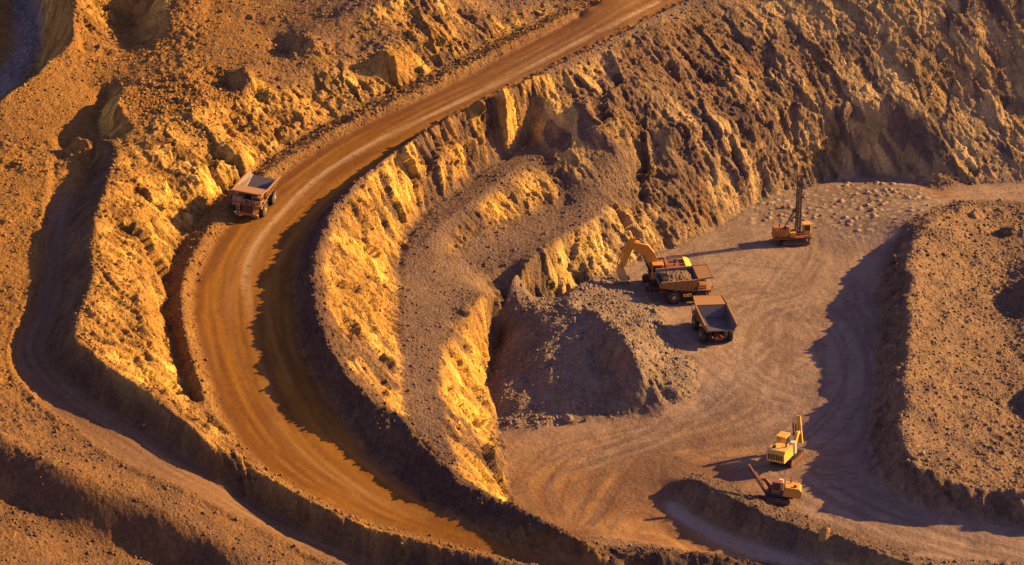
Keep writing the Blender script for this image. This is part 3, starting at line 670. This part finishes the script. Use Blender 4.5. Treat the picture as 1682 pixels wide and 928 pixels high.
def make_haul_truck(label, bodymat, cabmat, group):
    t = thing('haul_truck', label, 'dump truck', group)
    c = MB()
    for s in (-1, 1): c.box((-.1, s*.62, 1.75), (9.2, .36, .62), bev=.03)
    for x in (-3.9, -1.2, 1.2, 3.6): c.box((x, 0, 1.75), (.3, 1.3, .5))
    c.cyl((-2.5, -2.1, 1.52), (-2.5, 2.1, 1.52), .42, 16); c.cyl((2.9, -2.3, 1.5), (2.9, 2.3, 1.5), .3, 14); c.box((-2.5, 0, 1.5), (1.3, 1.2, 1.1), bev=.15)
    c.box((3.3, 0, 1.95), (2.6, 1.7, 1.3), bev=.08)
    for s in (-1, 1): c.cyl((-1.0, s*1.0, 1.6), (1.0, s*1.0, 2.9), .17, 10); c.cyl((2.9, s*1.55, 1.4), (2.9, s*1.45, 2.9), .22, 12)
    c.box((-4.55, 0, 1.55), (.25, 1.7, .5)); c.build('chassis', REDB, t)
    MB().box((-.1, 1.55, 1.75), (1.7, .85, .95), bev=.16).build('fuel_tank', cabmat, t)
    b = MB(); b.box((5.25, 0, 1.15), (.45, 5.0, .55), bev=.06)
    for s in (-1, 1): b.box((5.3, s*2.15, .85), (.35, .7, .5), bev=.04)
    b.build('bumper', cabmat, t)
    g = MB(); g.box((4.95, 0, 2.25), (.3, 2.3, 1.7), bev=.05); g.build('radiator', DARK, t)
    g = MB()
    for k in range(9): g.box((5.13, -1.0 + k*.25, 2.25), (.06, .06, 1.55))
    for k in range(3): g.box((5.14, 0, 1.6 + k*.65), (.07, 2.1, .06))
    g.build('grille', REDB, t)
    d = MB(); d.box((3.75, 0, 3.16), (2.9, 6.3, .14), bev=.02)
    for s in (-1, 1): d.prism([(2.2, 3.08), (5.1, 3.08), (5.1, 2.65), (4.6, 2.45), (4.35, 3.0), (1.6, 3.0), (1.45, 2.6), (1.35, 2.6), (1.5, 3.08)], s*1.55, s*3.1)
    d.build('deck', cabmat, t)
    k = MB(); k.box((3.75, 1.75, 4.05), (1.75, 1.9, 1.62), bev=.08); k.box((3.75, 1.75, 4.92), (2.0, 2.1, .12), bev=.03); cab = k.build('cab', cabmat, t)
    w = MB(); w.box((4.635, 1.75, 4.3), (.03, 1.6, .8)); w.box((3.85, 2.715, 4.3), (1.2, .03, .8)); w.box((3.75, .785, 4.3), (1.3, .03, .75)); w.build('window', GLS, cab)
    q = MB(); q.box((3.5, -1.9, 3.75), (1.6, 1.6, 1.05), bev=.08); q.build('control_cabinet', cabmat, t)
    for y in (-.5, .1): MB().cyl((4.3, y, 3.2), (4.3, y, 4.1), .3, 12).build('air_cleaner', DARK, t)
    q = MB(); railing(q, [(5.1, 3.05, 3.23), (5.1, -3.05, 3.23), (2.5, -3.05, 3.23)], 1.0); railing(q, [(5.1, 3.05, 3.23), (4.6, 3.05, 3.23)], 1.0); q.build('handrail', WHT, t)
    for s in (-1, 1):
        q = MB()
        for y in (s*1.45, s*2.05): q.bar((5.62, y, .75), (5.2, y, 3.2), .07)
        for j in range(8): q.box((5.60 - j*.052, s*1.75, .85 + j*.32), (.2, .6, .05))
        q.build('ladder', PALE, t)
        MB().box((5.5, s*2.35, 1.3), (.08, .42, .26), bev=.02).build('headlight', LMP, t)
        q = MB(); q.bar((5.05, s*3.1, 3.5), (5.25, s*3.45, 4.3), .05); q.box((5.25, s*3.45, 4.2), (.08, .35, .55)); q.build('mirror', DARK, t)
        wheel(t, 2.9, s*2.72, s); wheel(t, -2.5, s*2.75, s); wheel(t, -2.5, s*1.62, s)
    # dump body: sloping floor, flared sides with ribs, front wall and canopy over the cab
    yb, yt = 2.75, 3.3; p = MB()
    fl_ = [(-5.5, 3.75), (-2.2, 2.95), (1.35, 3.15)]
    for a, e in zip(fl_[:-1], fl_[1:]): p.quadplate([(a[0], -yb, a[1]), (e[0], -yb, e[1]), (e[0], yb, e[1]), (a[0], yb, a[1])], .18)
    top = [(-5.35, 5.0), (-2.2, 5.25), (2.35, 5.6)]
    for s in (-1, 1):
        for k in range(2):
            a, e, ta, te = fl_[k], fl_[k+1], top[k], top[k+1]
            if k == 1: e = (1.35, 3.15)
            p.quadplate([(a[0], s*yb, a[1]), (e[0], s*yb, e[1]), (te[0], s*yt, te[1]), (ta[0], s*yt, ta[1])][::s], .15)
            p.bar((ta[0], s*yt, ta[1]), (te[0], s*yt, te[1]), .28, .24)
        for x, zb in ((-4.9, 3.6), (-3.6, 3.3), (-2.3, 3.0), (-1.0, 3.0), (.3, 3.1), (1.3, 3.2)):
            zt = 5.0 + (x + 5.35)*.078; p.bar((x, s*(yb + .08), zb), (x + .15, s*(yt + .06), zt), .22, .22)
        p.bar((-5.5, s*yb, 3.75), (1.35, s*yb, 3.05), .25, .3)
    p.quadplate([(1.35, -yb, 3.15), (1.35, yb, 3.15), (2.35, yt, 5.6), (2.35, -yt, 5.6)], .16)
    for y in (-2.2, -1.1, 0, 1.1, 2.2): p.bar((1.55, y, 3.1), (2.55, y*1.15, 5.55), .2, .22)
    p.quadplate([(2.3, -yt, 5.55), (5.35, -3.0, 5.95), (5.35, 3.0, 5.95), (2.3, yt, 5.55)], .16)
    for y in (-2.4, -1.2, 0, 1.2, 2.4): p.bar((2.5, y, 5.55), (5.2, y, 5.86), .16, .2)
    p.bar((5.35, -3.0, 6.0), (5.35, 3.0, 6.0), .18, .28)
    for s in (-1, 1): p.bar((2.3, s*yt, 5.68), (5.35, s*3.0, 6.05), .18, .32)
    body = p.build('dump_body', bodymat, t)
    q = MB(); o = .19
    for s in (-1, 1): q.quadplate([(-5.4, s*(yb-.17), 3.95), (1.35, s*(yb-.17), 3.3), (2.2, s*(yt-.19), 5.35), (-5.25, s*(yt-.19), 4.85)], .03)
    q.quadplate([(1.2, -yb+.2, 3.4), (1.2, yb-.2, 3.4), (2.12, yt-.25, 5.4), (2.12, -yt+.25, 5.4)], .03)
    for a, e in zip(fl_[:-1], fl_[1:]): q.quadplate([(a[0], -yb+.2, a[1]+o), (e[0], -yb+.2, e[1]+o), (e[0], yb-.2, e[1]+o), (a[0], yb-.2, a[1]+o)], .03)
    q.build('bed_liner', STEEL, body)
    for s in (-1, 1): MB().box((-4.7, s, 1.95), (.06, .5, .16)).build('tail_light', ORG, t)
    return t

# ------------------------------------------------------------------ crawler undercarriage shared by the excavator and the drills
def crawler(parent, length, r, w, gauge, z0=0, mat=DARK):
    for s in (-1, 1):
        m = MB(); y = s*gauge/2; n = 10; pr = []
        for k in range(n+1): a = -math.pi/2 + math.pi*k/n; pr.append((length/2 - r + math.cos(a)*r, z0 + r + math.sin(a)*r))
        for k in range(n+1): a = math.pi/2 + math.pi*k/n; pr.append((-length/2 + r + math.cos(a)*r, z0 + r + math.sin(a)*r))
        m.prism(pr, y - w/2, y + w/2)
        per = 2*(length-2*r) + 2*math.pi*r; ns = int(per/.28)
        for k in range(ns):
            d = per*k/ns; a = None
            if d < length-2*r: pos = (-length/2 + r + d, 0); a = 0; nz = -1
            elif d < length-2*r + math.pi*r: q = (d-(length-2*r))/r - math.pi/2; m.box((length/2-r+math.cos(q)*(r+.02), y, z0+r+math.sin(q)*(r+.02)), (.07, w+.04, .16), Matrix.Rotation(-q, 3, 'Y')); continue
            elif d < 2*(length-2*r) + math.pi*r: pos = (length/2 - r - (d-(length-2*r)-math.pi*r), 0); nz = 1
            else: q = (d-2*(length-2*r)-math.pi*r)/r + math.pi/2; m.box((-length/2+r+math.cos(q)*(r+.02), y, z0+r+math.sin(q)*(r+.02)), (.07, w+.04, .16), Matrix.Rotation(-q, 3, 'Y')); continue
            m.box((pos[0], y, z0 + r + nz*(r+.02)), (.16, w+.04, .07))
        tr = m.build('crawler_track', mat, parent)
        q = MB()
        for k in range(7): x = -length/2 + r + (length-2*r)*k/6; q.cyl((x, y - w/2 - .03, z0 + r*(.55 if 0 < k < 6 else 1)), (x, y + w/2 + .03, z0 + r*(.55 if 0 < k < 6 else 1)), r*(.38 if 0 < k < 6 else .72), 14)
        q.box((0, y, z0 + r*1.05), (length-3*r, w + .05, r*.5)); q.build('track_roller', REDB, tr)

def make_excavator():
    t = thing('excavator', 'orange crawler excavator with raised boom and yellow rear, digging behind a dump truck', 'excavator')
    crawler(t, 6.6, .72, .9, 4.3)
    MB().box((0, 0, 1.15), (3.4, 3.3, .8), bev=.12).cyl((0, 0, 1.4), (0, 0, 1.95), 1.45, 24).build('car_body', REDB, t)
    MB().box((-1.3, 0, 2.15), (7.4, 4.4, .42), bev=.05).build('turntable_deck', DARK, t)
    e = MB(); e.box((-2.3, -.2, 3.45), (3.6, 3.9, 2.1), bev=.1); e.box((.7, -1.5, 3.1), (2.4, 1.3, 1.5), bev=.08); eng = e.build('engine_house', REDB, t)
    q = MB()
    for k in range(7): q.box((-3.6 + k*.42, -2.18, 3.5), (.25, .05, 1.3))
    q.build('vent', DARK, eng)
    MB().cyl((-2.2, .8, 4.5), (-2.2, .8, 5.3), .17, 12).build('exhaust', DARK, eng); MB().cyl((-2.6, -.9, 4.5), (-2.6, -.9, 5.0), .35, 14).build('air_cleaner', DARK, eng)
    w = MB(); w.prism([(-4.15, 2.4), (-4.15, 4.95), (-4.9, 4.85), (-5.45, 4.3), (-5.5, 2.4)], -2.2, 2.2); w.build('counterweight', BRIGHT, t)
    c = MB(); c.box((1.15, 1.35, 4.2), (2.2, 1.6, 2.2), bev=.1); c.box((1.15, 1.35, 2.75), (2.0, 1.5, .8)); cab = c.build('cab', EXO, t)
    w = MB(); w.box((2.265, 1.35, 4.35), (.03, 1.3, 1.5)); w.box((1.25, 2.165, 4.45), (1.6, .03, 1.2)); w.box((1.2, .535, 4.45), (1.5, .03, 1.0)); w.build('window', GLS, cab)
    q = MB(); railing(q, [(-4.0, 1.95, 4.5), (-.6, 1.95, 4.5), (-.6, -2.0, 4.5), (-4.0, -2.0, 4.5)], .9); q.build('handrail', YEL, t)
    b = MB(); b.prism([(.2, 2.4), (1.5, 2.4), (3.1, 5.2), (4.4, 6.9), (6.7, 8.35), (6.6, 9.0), (5.6, 9.3), (3.0, 8.6), (1.6, 6.9), (.5, 4.2)], -.8, .6); b.cyl((6.3, -.95, 8.7), (6.3, .75, 8.7), .3, 14); b.build('boom', EXO, t)
    a = MB(); a.prism([(5.4, 10.0), (6.0, 9.9), (7.0, 8.5), (8.1, 4.2), (7.7, 3.9), (7.2, 4.2), (5.8, 7.7), (5.2, 8.6)], -.55, .35); a.build('stick', EXO, t)
    for s in (-1, 1):
        q = MB(); q.cyl((2.0, -.1 + s*.85, 2.6), (3.1, -.1 + s*.75, 4.9), .2, 12); q.cyl((3.1, -.1 + s*.75, 4.9), (3.7, -.1 + s*.7, 6.6), .11, 10); q.build('boom_cylinder', DARK, t)
    q = MB(); q.cyl((3.0, -.1, 8.3), (4.6, -.1, 9.6), .2, 12); q.cyl((4.6, -.1, 9.6), (5.5, -.1, 9.85), .11, 10); q.build('stick_cylinder', DARK, t)
    q = MB(); q.cyl((6.8, -.1, 8.6), (8.2, -.1, 6.2), .17, 12); q.cyl((8.2, -.1, 6.2), (8.5, -.1, 4.6), .1, 10); q.bar((8.5, -.1, 4.6), (7.8, -.1, 4.1), .3); q.build('bucket_cylinder', YEL, t)
    k = MB(); pr = [(7.9, 4.2), (8.5, 3.5), (8.5, 2.5), (7.9, 1.7), (7.0, 1.5), (6.5, 1.75)]
    ins = [(6.55, 1.9), (7.0, 1.68), (7.8, 1.85), (8.32, 2.55), (8.32, 3.4), (7.8, 4.0)]
    k.prism(pr + ins, -1.15, .95)
    for y in (-1.2, .95): k.prism([(7.9, 4.2), (8.5, 3.5), (8.5, 2.5), (7.9, 1.7), (7.0, 1.5), (6.5, 1.75), (6.9, 3.0), (7.3, 3.9)], y, y + .1)
    bk = k.build('bucket', PALE, t)
    q = MB()
    for j in range(5): q.box((6.35, -1.0 + j*.45, 1.8), (.5, .16, .14), Matrix.Rotation(R(-25), 3, 'Y'))
    q.build('bucket_teeth', STEEL, bk)
    return t

def make_mast_drill():
    t = thing('blasthole_drill', 'orange crawler blasthole drill with very tall dark upright mast on the pit floor', 'drill rig')
    crawler(t, 5.6, .62, .8, 3.6)
    MB().box((-.4, 0, 1.6), (8.2, 3.4, .45), bev=.05).box((0, 0, 1.1), (3.0, 3.0, .6)).build('main_frame', REDB, t)
    e = MB(); e.box((-2.7, .1, 2.65), (3.4, 2.9, 1.65), bev=.1); eng = e.build('engine_house', ORG, t)
    MB().cyl((-3.0, .6, 3.45), (-3.0, .6, 4.2), .14, 10).build('exhaust', DARK, eng); MB().cyl((-2.0, -.6, 3.45), (-2.0, -.6, 4.0), .32, 12).build('air_cleaner', DARK, eng)
    MB().box((-.4, -1.1, 2.4), (1.2, .9, 1.1), bev=.05).build('compressor', YEL, t); MB().cyl((-.9, 1.2, 2.2), (.5, 1.2, 2.2), .42, 16).build('air_tank', YEL, t)
    c = MB(); c.box((2.9, .9, 2.95), (1.6, 1.6, 2.1), bev=.08); c.box((2.9, .9, 4.05), (1.8, 1.8, .12)); cab = c.build('cab', YEL, t)
    w = MB(); w.box((3.715, .9, 3.2), (.03, 1.3, 1.1)); w.box((2.9, 1.715, 3.2), (1.2, .03, 1.1)); w.box((2.9, .085, 3.2), (1.2, .03, 1.1)); w.build('window', GLS, cab)
    m = MB(); H0, H1 = .9, 15.6
    for x in (.35, 1.3):
        for y in (-.52, .42): m.bar((x, y, H0), (x, y, H1), .17)
    n = 13
    for k in range(n):
        z0 = H0 + (H1-H0)*k/n; z1 = H0 + (H1-H0)*(k+1)/n; f = k % 2
        for y in (-.52, .42): m.bar((.35 if f else 1.3, y, z0), (1.3 if f else .35, y, z1), .09); m.bar((.35, y, z1), (1.3, y, z1), .1)
        for x in (.35, 1.3):
            m.bar((x, -.52, z1), (x, .42, z1), .1)
            m.bar((x, -.52 if f else .42, z0), (x, .42 if f else -.52, z1), .07)
    m.box((.82, -.05, 15.7), (1.25, 1.15, .3)); mast = m.build('mast', MAST, t)
    q = MB(); q.cyl((.82, -.05, .3), (.82, -.05, 13.5), .14, 12); q.box((.82, -.05, 13.6), (.85, .8, 1.2), bev=.06); q.build('drill_string', STEEL, mast)
    q = MB()
    for k in range(3): q.cyl((.55 + k*.28, .78, 4), (.55 + k*.28, .78, 12), .11, 8)
    q.build('pipe_rack', REDB, mast)
    for x, y in ((-3.6, 1.35), (-3.6, -1.35), (3.2, -1.2)):
        q = MB(); q.cyl((x, y, .25), (x, y, 2.3), .2, 12); q.cyl((x, y, .02), (x, y, .2), .5, 14); q.build('levelling_jack', STEEL, t)
    q = MB(); q.box((.82, -.05, .72), (1.9, 1.9, 1.3)); q.build('dust_curtain', RUB, t)
    q = MB(); railing(q, [(-4.4, 1.6, 1.82), (-.8, 1.6, 1.82)], .95); railing(q, [(-4.4, -1.6, 1.82), (3.6, -1.6, 1.82)], .95); q.build('handrail', YEL, t)
    q = MB(); q.bar((-2.2, -.05, 3.4), (.4, -.3, 8.2), .14); q.bar((-2.2, -.05, 3.4), (.4, .3, 8.2), .14); q.build('mast_brace', DARK, t)
    return t

def make_crawler_drill(label, hoodmat, armmat, feed_dir, feed_mid, feed_len):
    """a surface drill: crawlers, engine hood, cab, boom and a feed beam at the end of the boom"""
    t = thing('crawler_drill', label, 'drill rig')
    crawler(t, 3.7, .46, .5, 2.3)
    MB().box((-.3, 0, 1.1), (3.9, 1.7, .5), bev=.05).build('main_frame', DARK, t)
    e = MB(); e.prism([(-3.3, 1.3), (-3.3, 2.35), (-2.9, 2.75), (-.9, 2.75), (-.7, 1.3)], -1.2, 1.2); eng = e.build('engine_hood', hoodmat, t)
    q = MB()
    for k in range(6): q.box((-3.32, -.85 + k*.34, 1.95), (.05, .2, .75))
    q.build('vent', DARK, eng)
    MB().cyl((-1.6, -.7, 2.7), (-1.6, -.7, 3.3), .1, 10).build('exhaust', DARK, eng); MB().cyl((-2.3, .6, 2.7), (-2.3, .6, 3.05), .24, 12).build('air_cleaner', DARK, eng)
    c = MB(); c.box((.35, .62, 2.35), (1.35, 1.15, 1.75), bev=.08); c.box((.35, .62, 3.28), (1.5, 1.3, .1)); cab = c.build('cab', armmat, t)
    w = MB(); w.box((1.04, .62, 2.6), (.03, .95, .95)); w.box((.35, 1.21, 2.6), (1.05, .03, .9)); w.box((.35, .03, 2.6), (1.05, .03, .9)); w.build('window', GLS, cab)
    MB().cyl((-.2, -1.0, 1.4), (-.2, -1.0, 2.9), .38, 14).cyl((-.2, -1.0, 1.4), (-.2, -1.0, 1.05), .38, 14, .12).build('dust_collector', WHT, t)
    fd = Vector(feed_dir).normalized(); fm = Vector(feed_mid)
    b = MB(); kn = Vector((1.6, -.45, 2.2)).lerp(fm, .45) + Vector((0, 0, .35))
    b.bar((.9, -.45, 1.55), kn, .42, .5); b.bar(kn, fm, .34, .4); b.build('boom', armmat, t)
    q = MB(); q.cyl((1.1, -.45, 1.2), kn - Vector((0, 0, .2)), .11, 10); q.build('boom_cylinder', DARK, t)
    f = MB(); up = fd.cross(Vector((0, 1, 0))).normalized(); A = fm - fd*feed_len*.45; B = fm + fd*feed_len*.55; off = up*.3
    for s in (-1, 1): f.bar(A - off + Vector((0, s*.2, 0)), B - off + Vector((0, s*.2, 0)), .13, .22)
    f.bar(A - off, B - off, .28, .1)
    for k in range(9): q_ = A.lerp(B, k/8) - off; f.bar(q_ - Vector((0, .26, 0)), q_ + Vector((0, .26, 0)), .12)
    feed = f.build('feed_beam', armmat, t)
    MB().bar(A.lerp(B, .80) - off*1.9, A.lerp(B, .94) - off*1.9, .42, .42).cyl(A + fd*.05 - off*1.9, A.lerp(B, .82) - off*1.9, .055, 8).build('rock_drill', STEEL, feed)
    g = MB()
    for k in range(6): a = k*math.pi/3; o = Vector((0, .55, 0)) + up*.22*math.cos(a) + Vector((0, .22*math.sin(a), 0)); g.cyl(A.lerp(B, .25) + o, A.lerp(B, .75) + o, .05, 8)
    g.build('rod_carousel', REDB, feed)
    return t

M_LOAD = paint('broken_rock_load', (.105, .068, .04), .4, .95)
TG = 'haul trucks in the pit'
truck = make_haul_truck('tan dump truck facing the viewer, driving down the orange haul road', BED, TRK, TG)
stand(truck, 420, 340, 254, .02)
t2 = copy_tree(truck); t2['label'] = 'dump truck standing side-on beneath the excavator to be loaded'; stand(t2, 1121, 490, 8, .02)
t3 = copy_tree(truck); t3['label'] = 'empty dump truck seen from behind with its grey bed open'; stand(t3, 1169, 551, 102, .02)
ld = MB(); nu, nv = 22, 16; gr = []
for i in range(nu):
    row = []
    for j in range(nv):
        u = i/(nu-1); v = j/(nv-1)*2 - 1; x = -4.7 + u*6.3
        e = (1 - abs(v)**2.5)*(1 - abs(2*u-1)**3)
        row.append(ld.bm.verts.new((x, v*2.85, 4.62 + u*.35 + .75*e + random.uniform(-.14, .14)*(e > .05))))
    gr.append(row)
for i in range(nu-1):
    for j in range(nv-1): ld.bm.faces.new((gr[i][j], gr[i+1][j], gr[i+1][j+1], gr[i][j+1]))
rim_ = [gr[i][0] for i in range(nu)] + [gr[-1][j] for j in range(1, nv)] + [gr[i][-1] for i in range(nu-2, -1, -1)] + [gr[0][j] for j in range(nv-2, 0, -1)]
low_ = [ld.bm.verts.new((v.co.x*.94, v.co.y*.93, 3.6)) for v in rim_]
for k in range(len(rim_)): a = (k+1) % len(rim_); ld.bm.faces.new((rim_[k], rim_[a], low_[a], low_[k]))
ld.bm.faces.new(low_)
load = ld.build('rubble_load', M_LOAD)
load['label'] = 'heap of tan rubble filling the bed of the dump truck beside the excavator'; load['category'] = 'rubble heap'
load.location = t2.location; load.rotation_euler = t2.rotation_euler
ex = make_excavator(); ex.scale = (1.1,)*3; stand(ex, 1086, 470, 186, .05)
md = make_mast_drill(); stand(md, 1303, 397, 4, .1, level=.85)
d1_ = make_crawler_drill('yellow crawler drill with its feed upright, the farther of two parked together', PYEL, PYEL, (-.12, 0, 1), (2.9, -.3, 2.7), 3.9)
d1_.scale = (1.5,)*3; stand(d1_, 1293, 756, 60, .04, (1.6, 1.3))
d2_ = make_crawler_drill('orange crawler drill with its dark feed leaning forward beside the low berm', EXO, REDB, (.62, 0, .78), (2.9, -.3, 2.8), 4.9)
d2_.scale = (1.25,)*3; stand(d2_, 1276, 823, 172, .04, (1.6, 1.3))

# ------------------------------------------------------------------ boulders and loose rubble
def make_boulder(px, py, size, label, seed, tint=1.0, squash=.8, group=None, colr=None):
    bm = bmesh.new(); bmesh.ops.create_icosphere(bm, subdivisions=3, radius=1)
    rr = random.Random(seed); planes = [(Vector((rr.uniform(-1,1), rr.uniform(-1,1), rr.uniform(-.6,1))).normalized(), rr.uniform(.45,.8)) for _ in range(12)]
    for v in bm.verts:
        for n, d in planes:
            k = v.co.dot(n) - d
            if k > 0: v.co -= n*k*.93
        v.co *= 1 + .05*math.sin(v.co.x*7 + seed)*math.sin(v.co.y*6 + v.co.z*5)
    me = bpy.data.meshes.new('boulder'); x, y, z = on_ground(px, py)
    for v in bm.verts: v.co = Vector((v.co.x*size, v.co.y*size*.85, v.co.z*size*squash + size*squash*.5))
    bm.to_mesh(me); bm.free()
    j = int((y-Y0)/H_); i = int((x-X0)/H_); c = np.clip(col[j, i]*tint, 0, .6) if colr is None else np.array(colr)
    at = me.color_attributes.new('soil', 'FLOAT_COLOR', 'POINT'); at.data.foreach_set('color', np.tile(np.append(c, 1).astype(np.float32), len(me.vertices)))
    me.materials.append(M_STONE); o = bpy.data.objects.new('boulder', me); C.objects.link(o); o.location = (x, y, z - .12*size)
    o.rotation_euler = (0, 0, rr.uniform(0, 6)); o['label'] = label; o['category'] = 'boulder'
    if group: o['group'] = group
    return o
M_STONE = earth_mat('bare_stone', 2.5, .08, .2)
make_boulder(1353, 880, 1.45, 'large golden boulder standing on the berm crest at the lower right', 3, 1.5, 1.25, None, (.27, .16, .055))
make_boulder(1601, 357, 1.35, 'pale boulder on the top end of the spoil hill, near the back floor', 5, 1.2, .8)
make_boulder(1652, 384, 2.2, 'dark rounded boulder half buried at the right end of the spoil hill', 8, .55, .7)
make_boulder(1009, 922, .7, 'small pale block on the berm crest at the bottom edge', 9, 1.7, .9)
make_boulder(501, 546, .5, 'small pale stone at the shaded inner edge of the haul road', 12, 1.8, .8)
make_boulder(238, 704, .5, 'small white stone lying on the shaded dirt track', 14, 2.2, .8)
make_boulder(930, 690, 1.5, 'broad pale rock in the shaded hollow of the rubble pile', 15, 1.1, .6)
make_boulder(1287, 342, .6, 'dark stone on the far floor just left of the tall mast', 17, .6, .9)

def scatter(name, dens, n, s0, s1, seed):
    g = np.random.default_rng(seed); bm = bmesh.new(); bmesh.ops.create_icosphere(bm, subdivisions=1, radius=1)
    bv = np.array([v.co[:] for v in bm.verts]); bf = np.array([[v.index for v in f.verts] for f in bm.faces]); bm.free()
    pr = np.cumsum(dens.ravel().astype(np.float64)); idx = np.searchsorted(pr, g.random(n)*pr[-1]); jj, ii = np.unravel_index(idx, dens.shape)
    x = GX[jj, ii]; y = GY[jj, ii]; z = GZ[jj, ii]
    s = s0*(s1/s0)**(g.random(n)**3.2)
    V = bv[None]*(1 + g.uniform(-.32, .32, (n, len(bv), 1))); V = V*(s[:, None]*g.uniform(.6, 1.2, (n, 3)))[:, None]
    a = g.uniform(0, 6.28, n); ca, sa = np.cos(a)[:, None], np.sin(a)[:, None]; b_ = g.uniform(-.6, .6, n); cb, sb = np.cos(b_)[:, None], np.sin(b_)[:, None]
    vx = V[..., 0]*ca - V[..., 1]*sa; vy = V[..., 0]*sa + V[..., 1]*ca; vz = V[..., 2]*cb + vx*sb; vx = vx*cb - V[..., 2]*sb
    co = np.stack([vx + x[:, None], vy + y[:, None], vz + (z + .15*s)[:, None]], -1).reshape(-1, 3).astype(np.float32)
    fa = (bf[None] + (np.arange(n)*len(bv))[:, None, None]).reshape(-1).astype(np.int32); nf = n*len(bf)
    me = bpy.data.meshes.new(name); me.vertices.add(len(co)); me.vertices.foreach_set('co', co.ravel()); me.loops.add(nf*3); me.loops.foreach_set('vertex_index', fa)
    me.polygons.add(nf); me.polygons.foreach_set('loop_start', np.arange(0, nf*3, 3, dtype=np.int32)); me.update(calc_edges=True)
    cc = np.clip(col[jj, ii]*g.uniform(.75, 1.45, (n, 1)), 0, .6); cc = np.concatenate([cc, np.ones((n, 1))], 1).astype(np.float32)
    at = me.color_attributes.new('soil', 'FLOAT_COLOR', 'POINT'); at.data.foreach_set('color', np.repeat(cc, len(bv), 0).ravel())
    me.materials.append(M_STONE); o = bpy.data.objects.new(name, me); C.objects.link(o); o['kind'] = 'stuff'; return o
toe = np.clip(soft((slope > .5), 12) - slope*.6, 0, 1)*rough
dn = rough*(.10 + 1.1*mound**2 + .5*smuck + .25*sridge + .35*ss(.1, .5, n2) + .6*toe + .25*slb)*(1 - .85*slope)*(1-.5*sbench) + pocks*.06 + edge*.15
scatter('rubble', dn, 70000, .10, .45, 5)
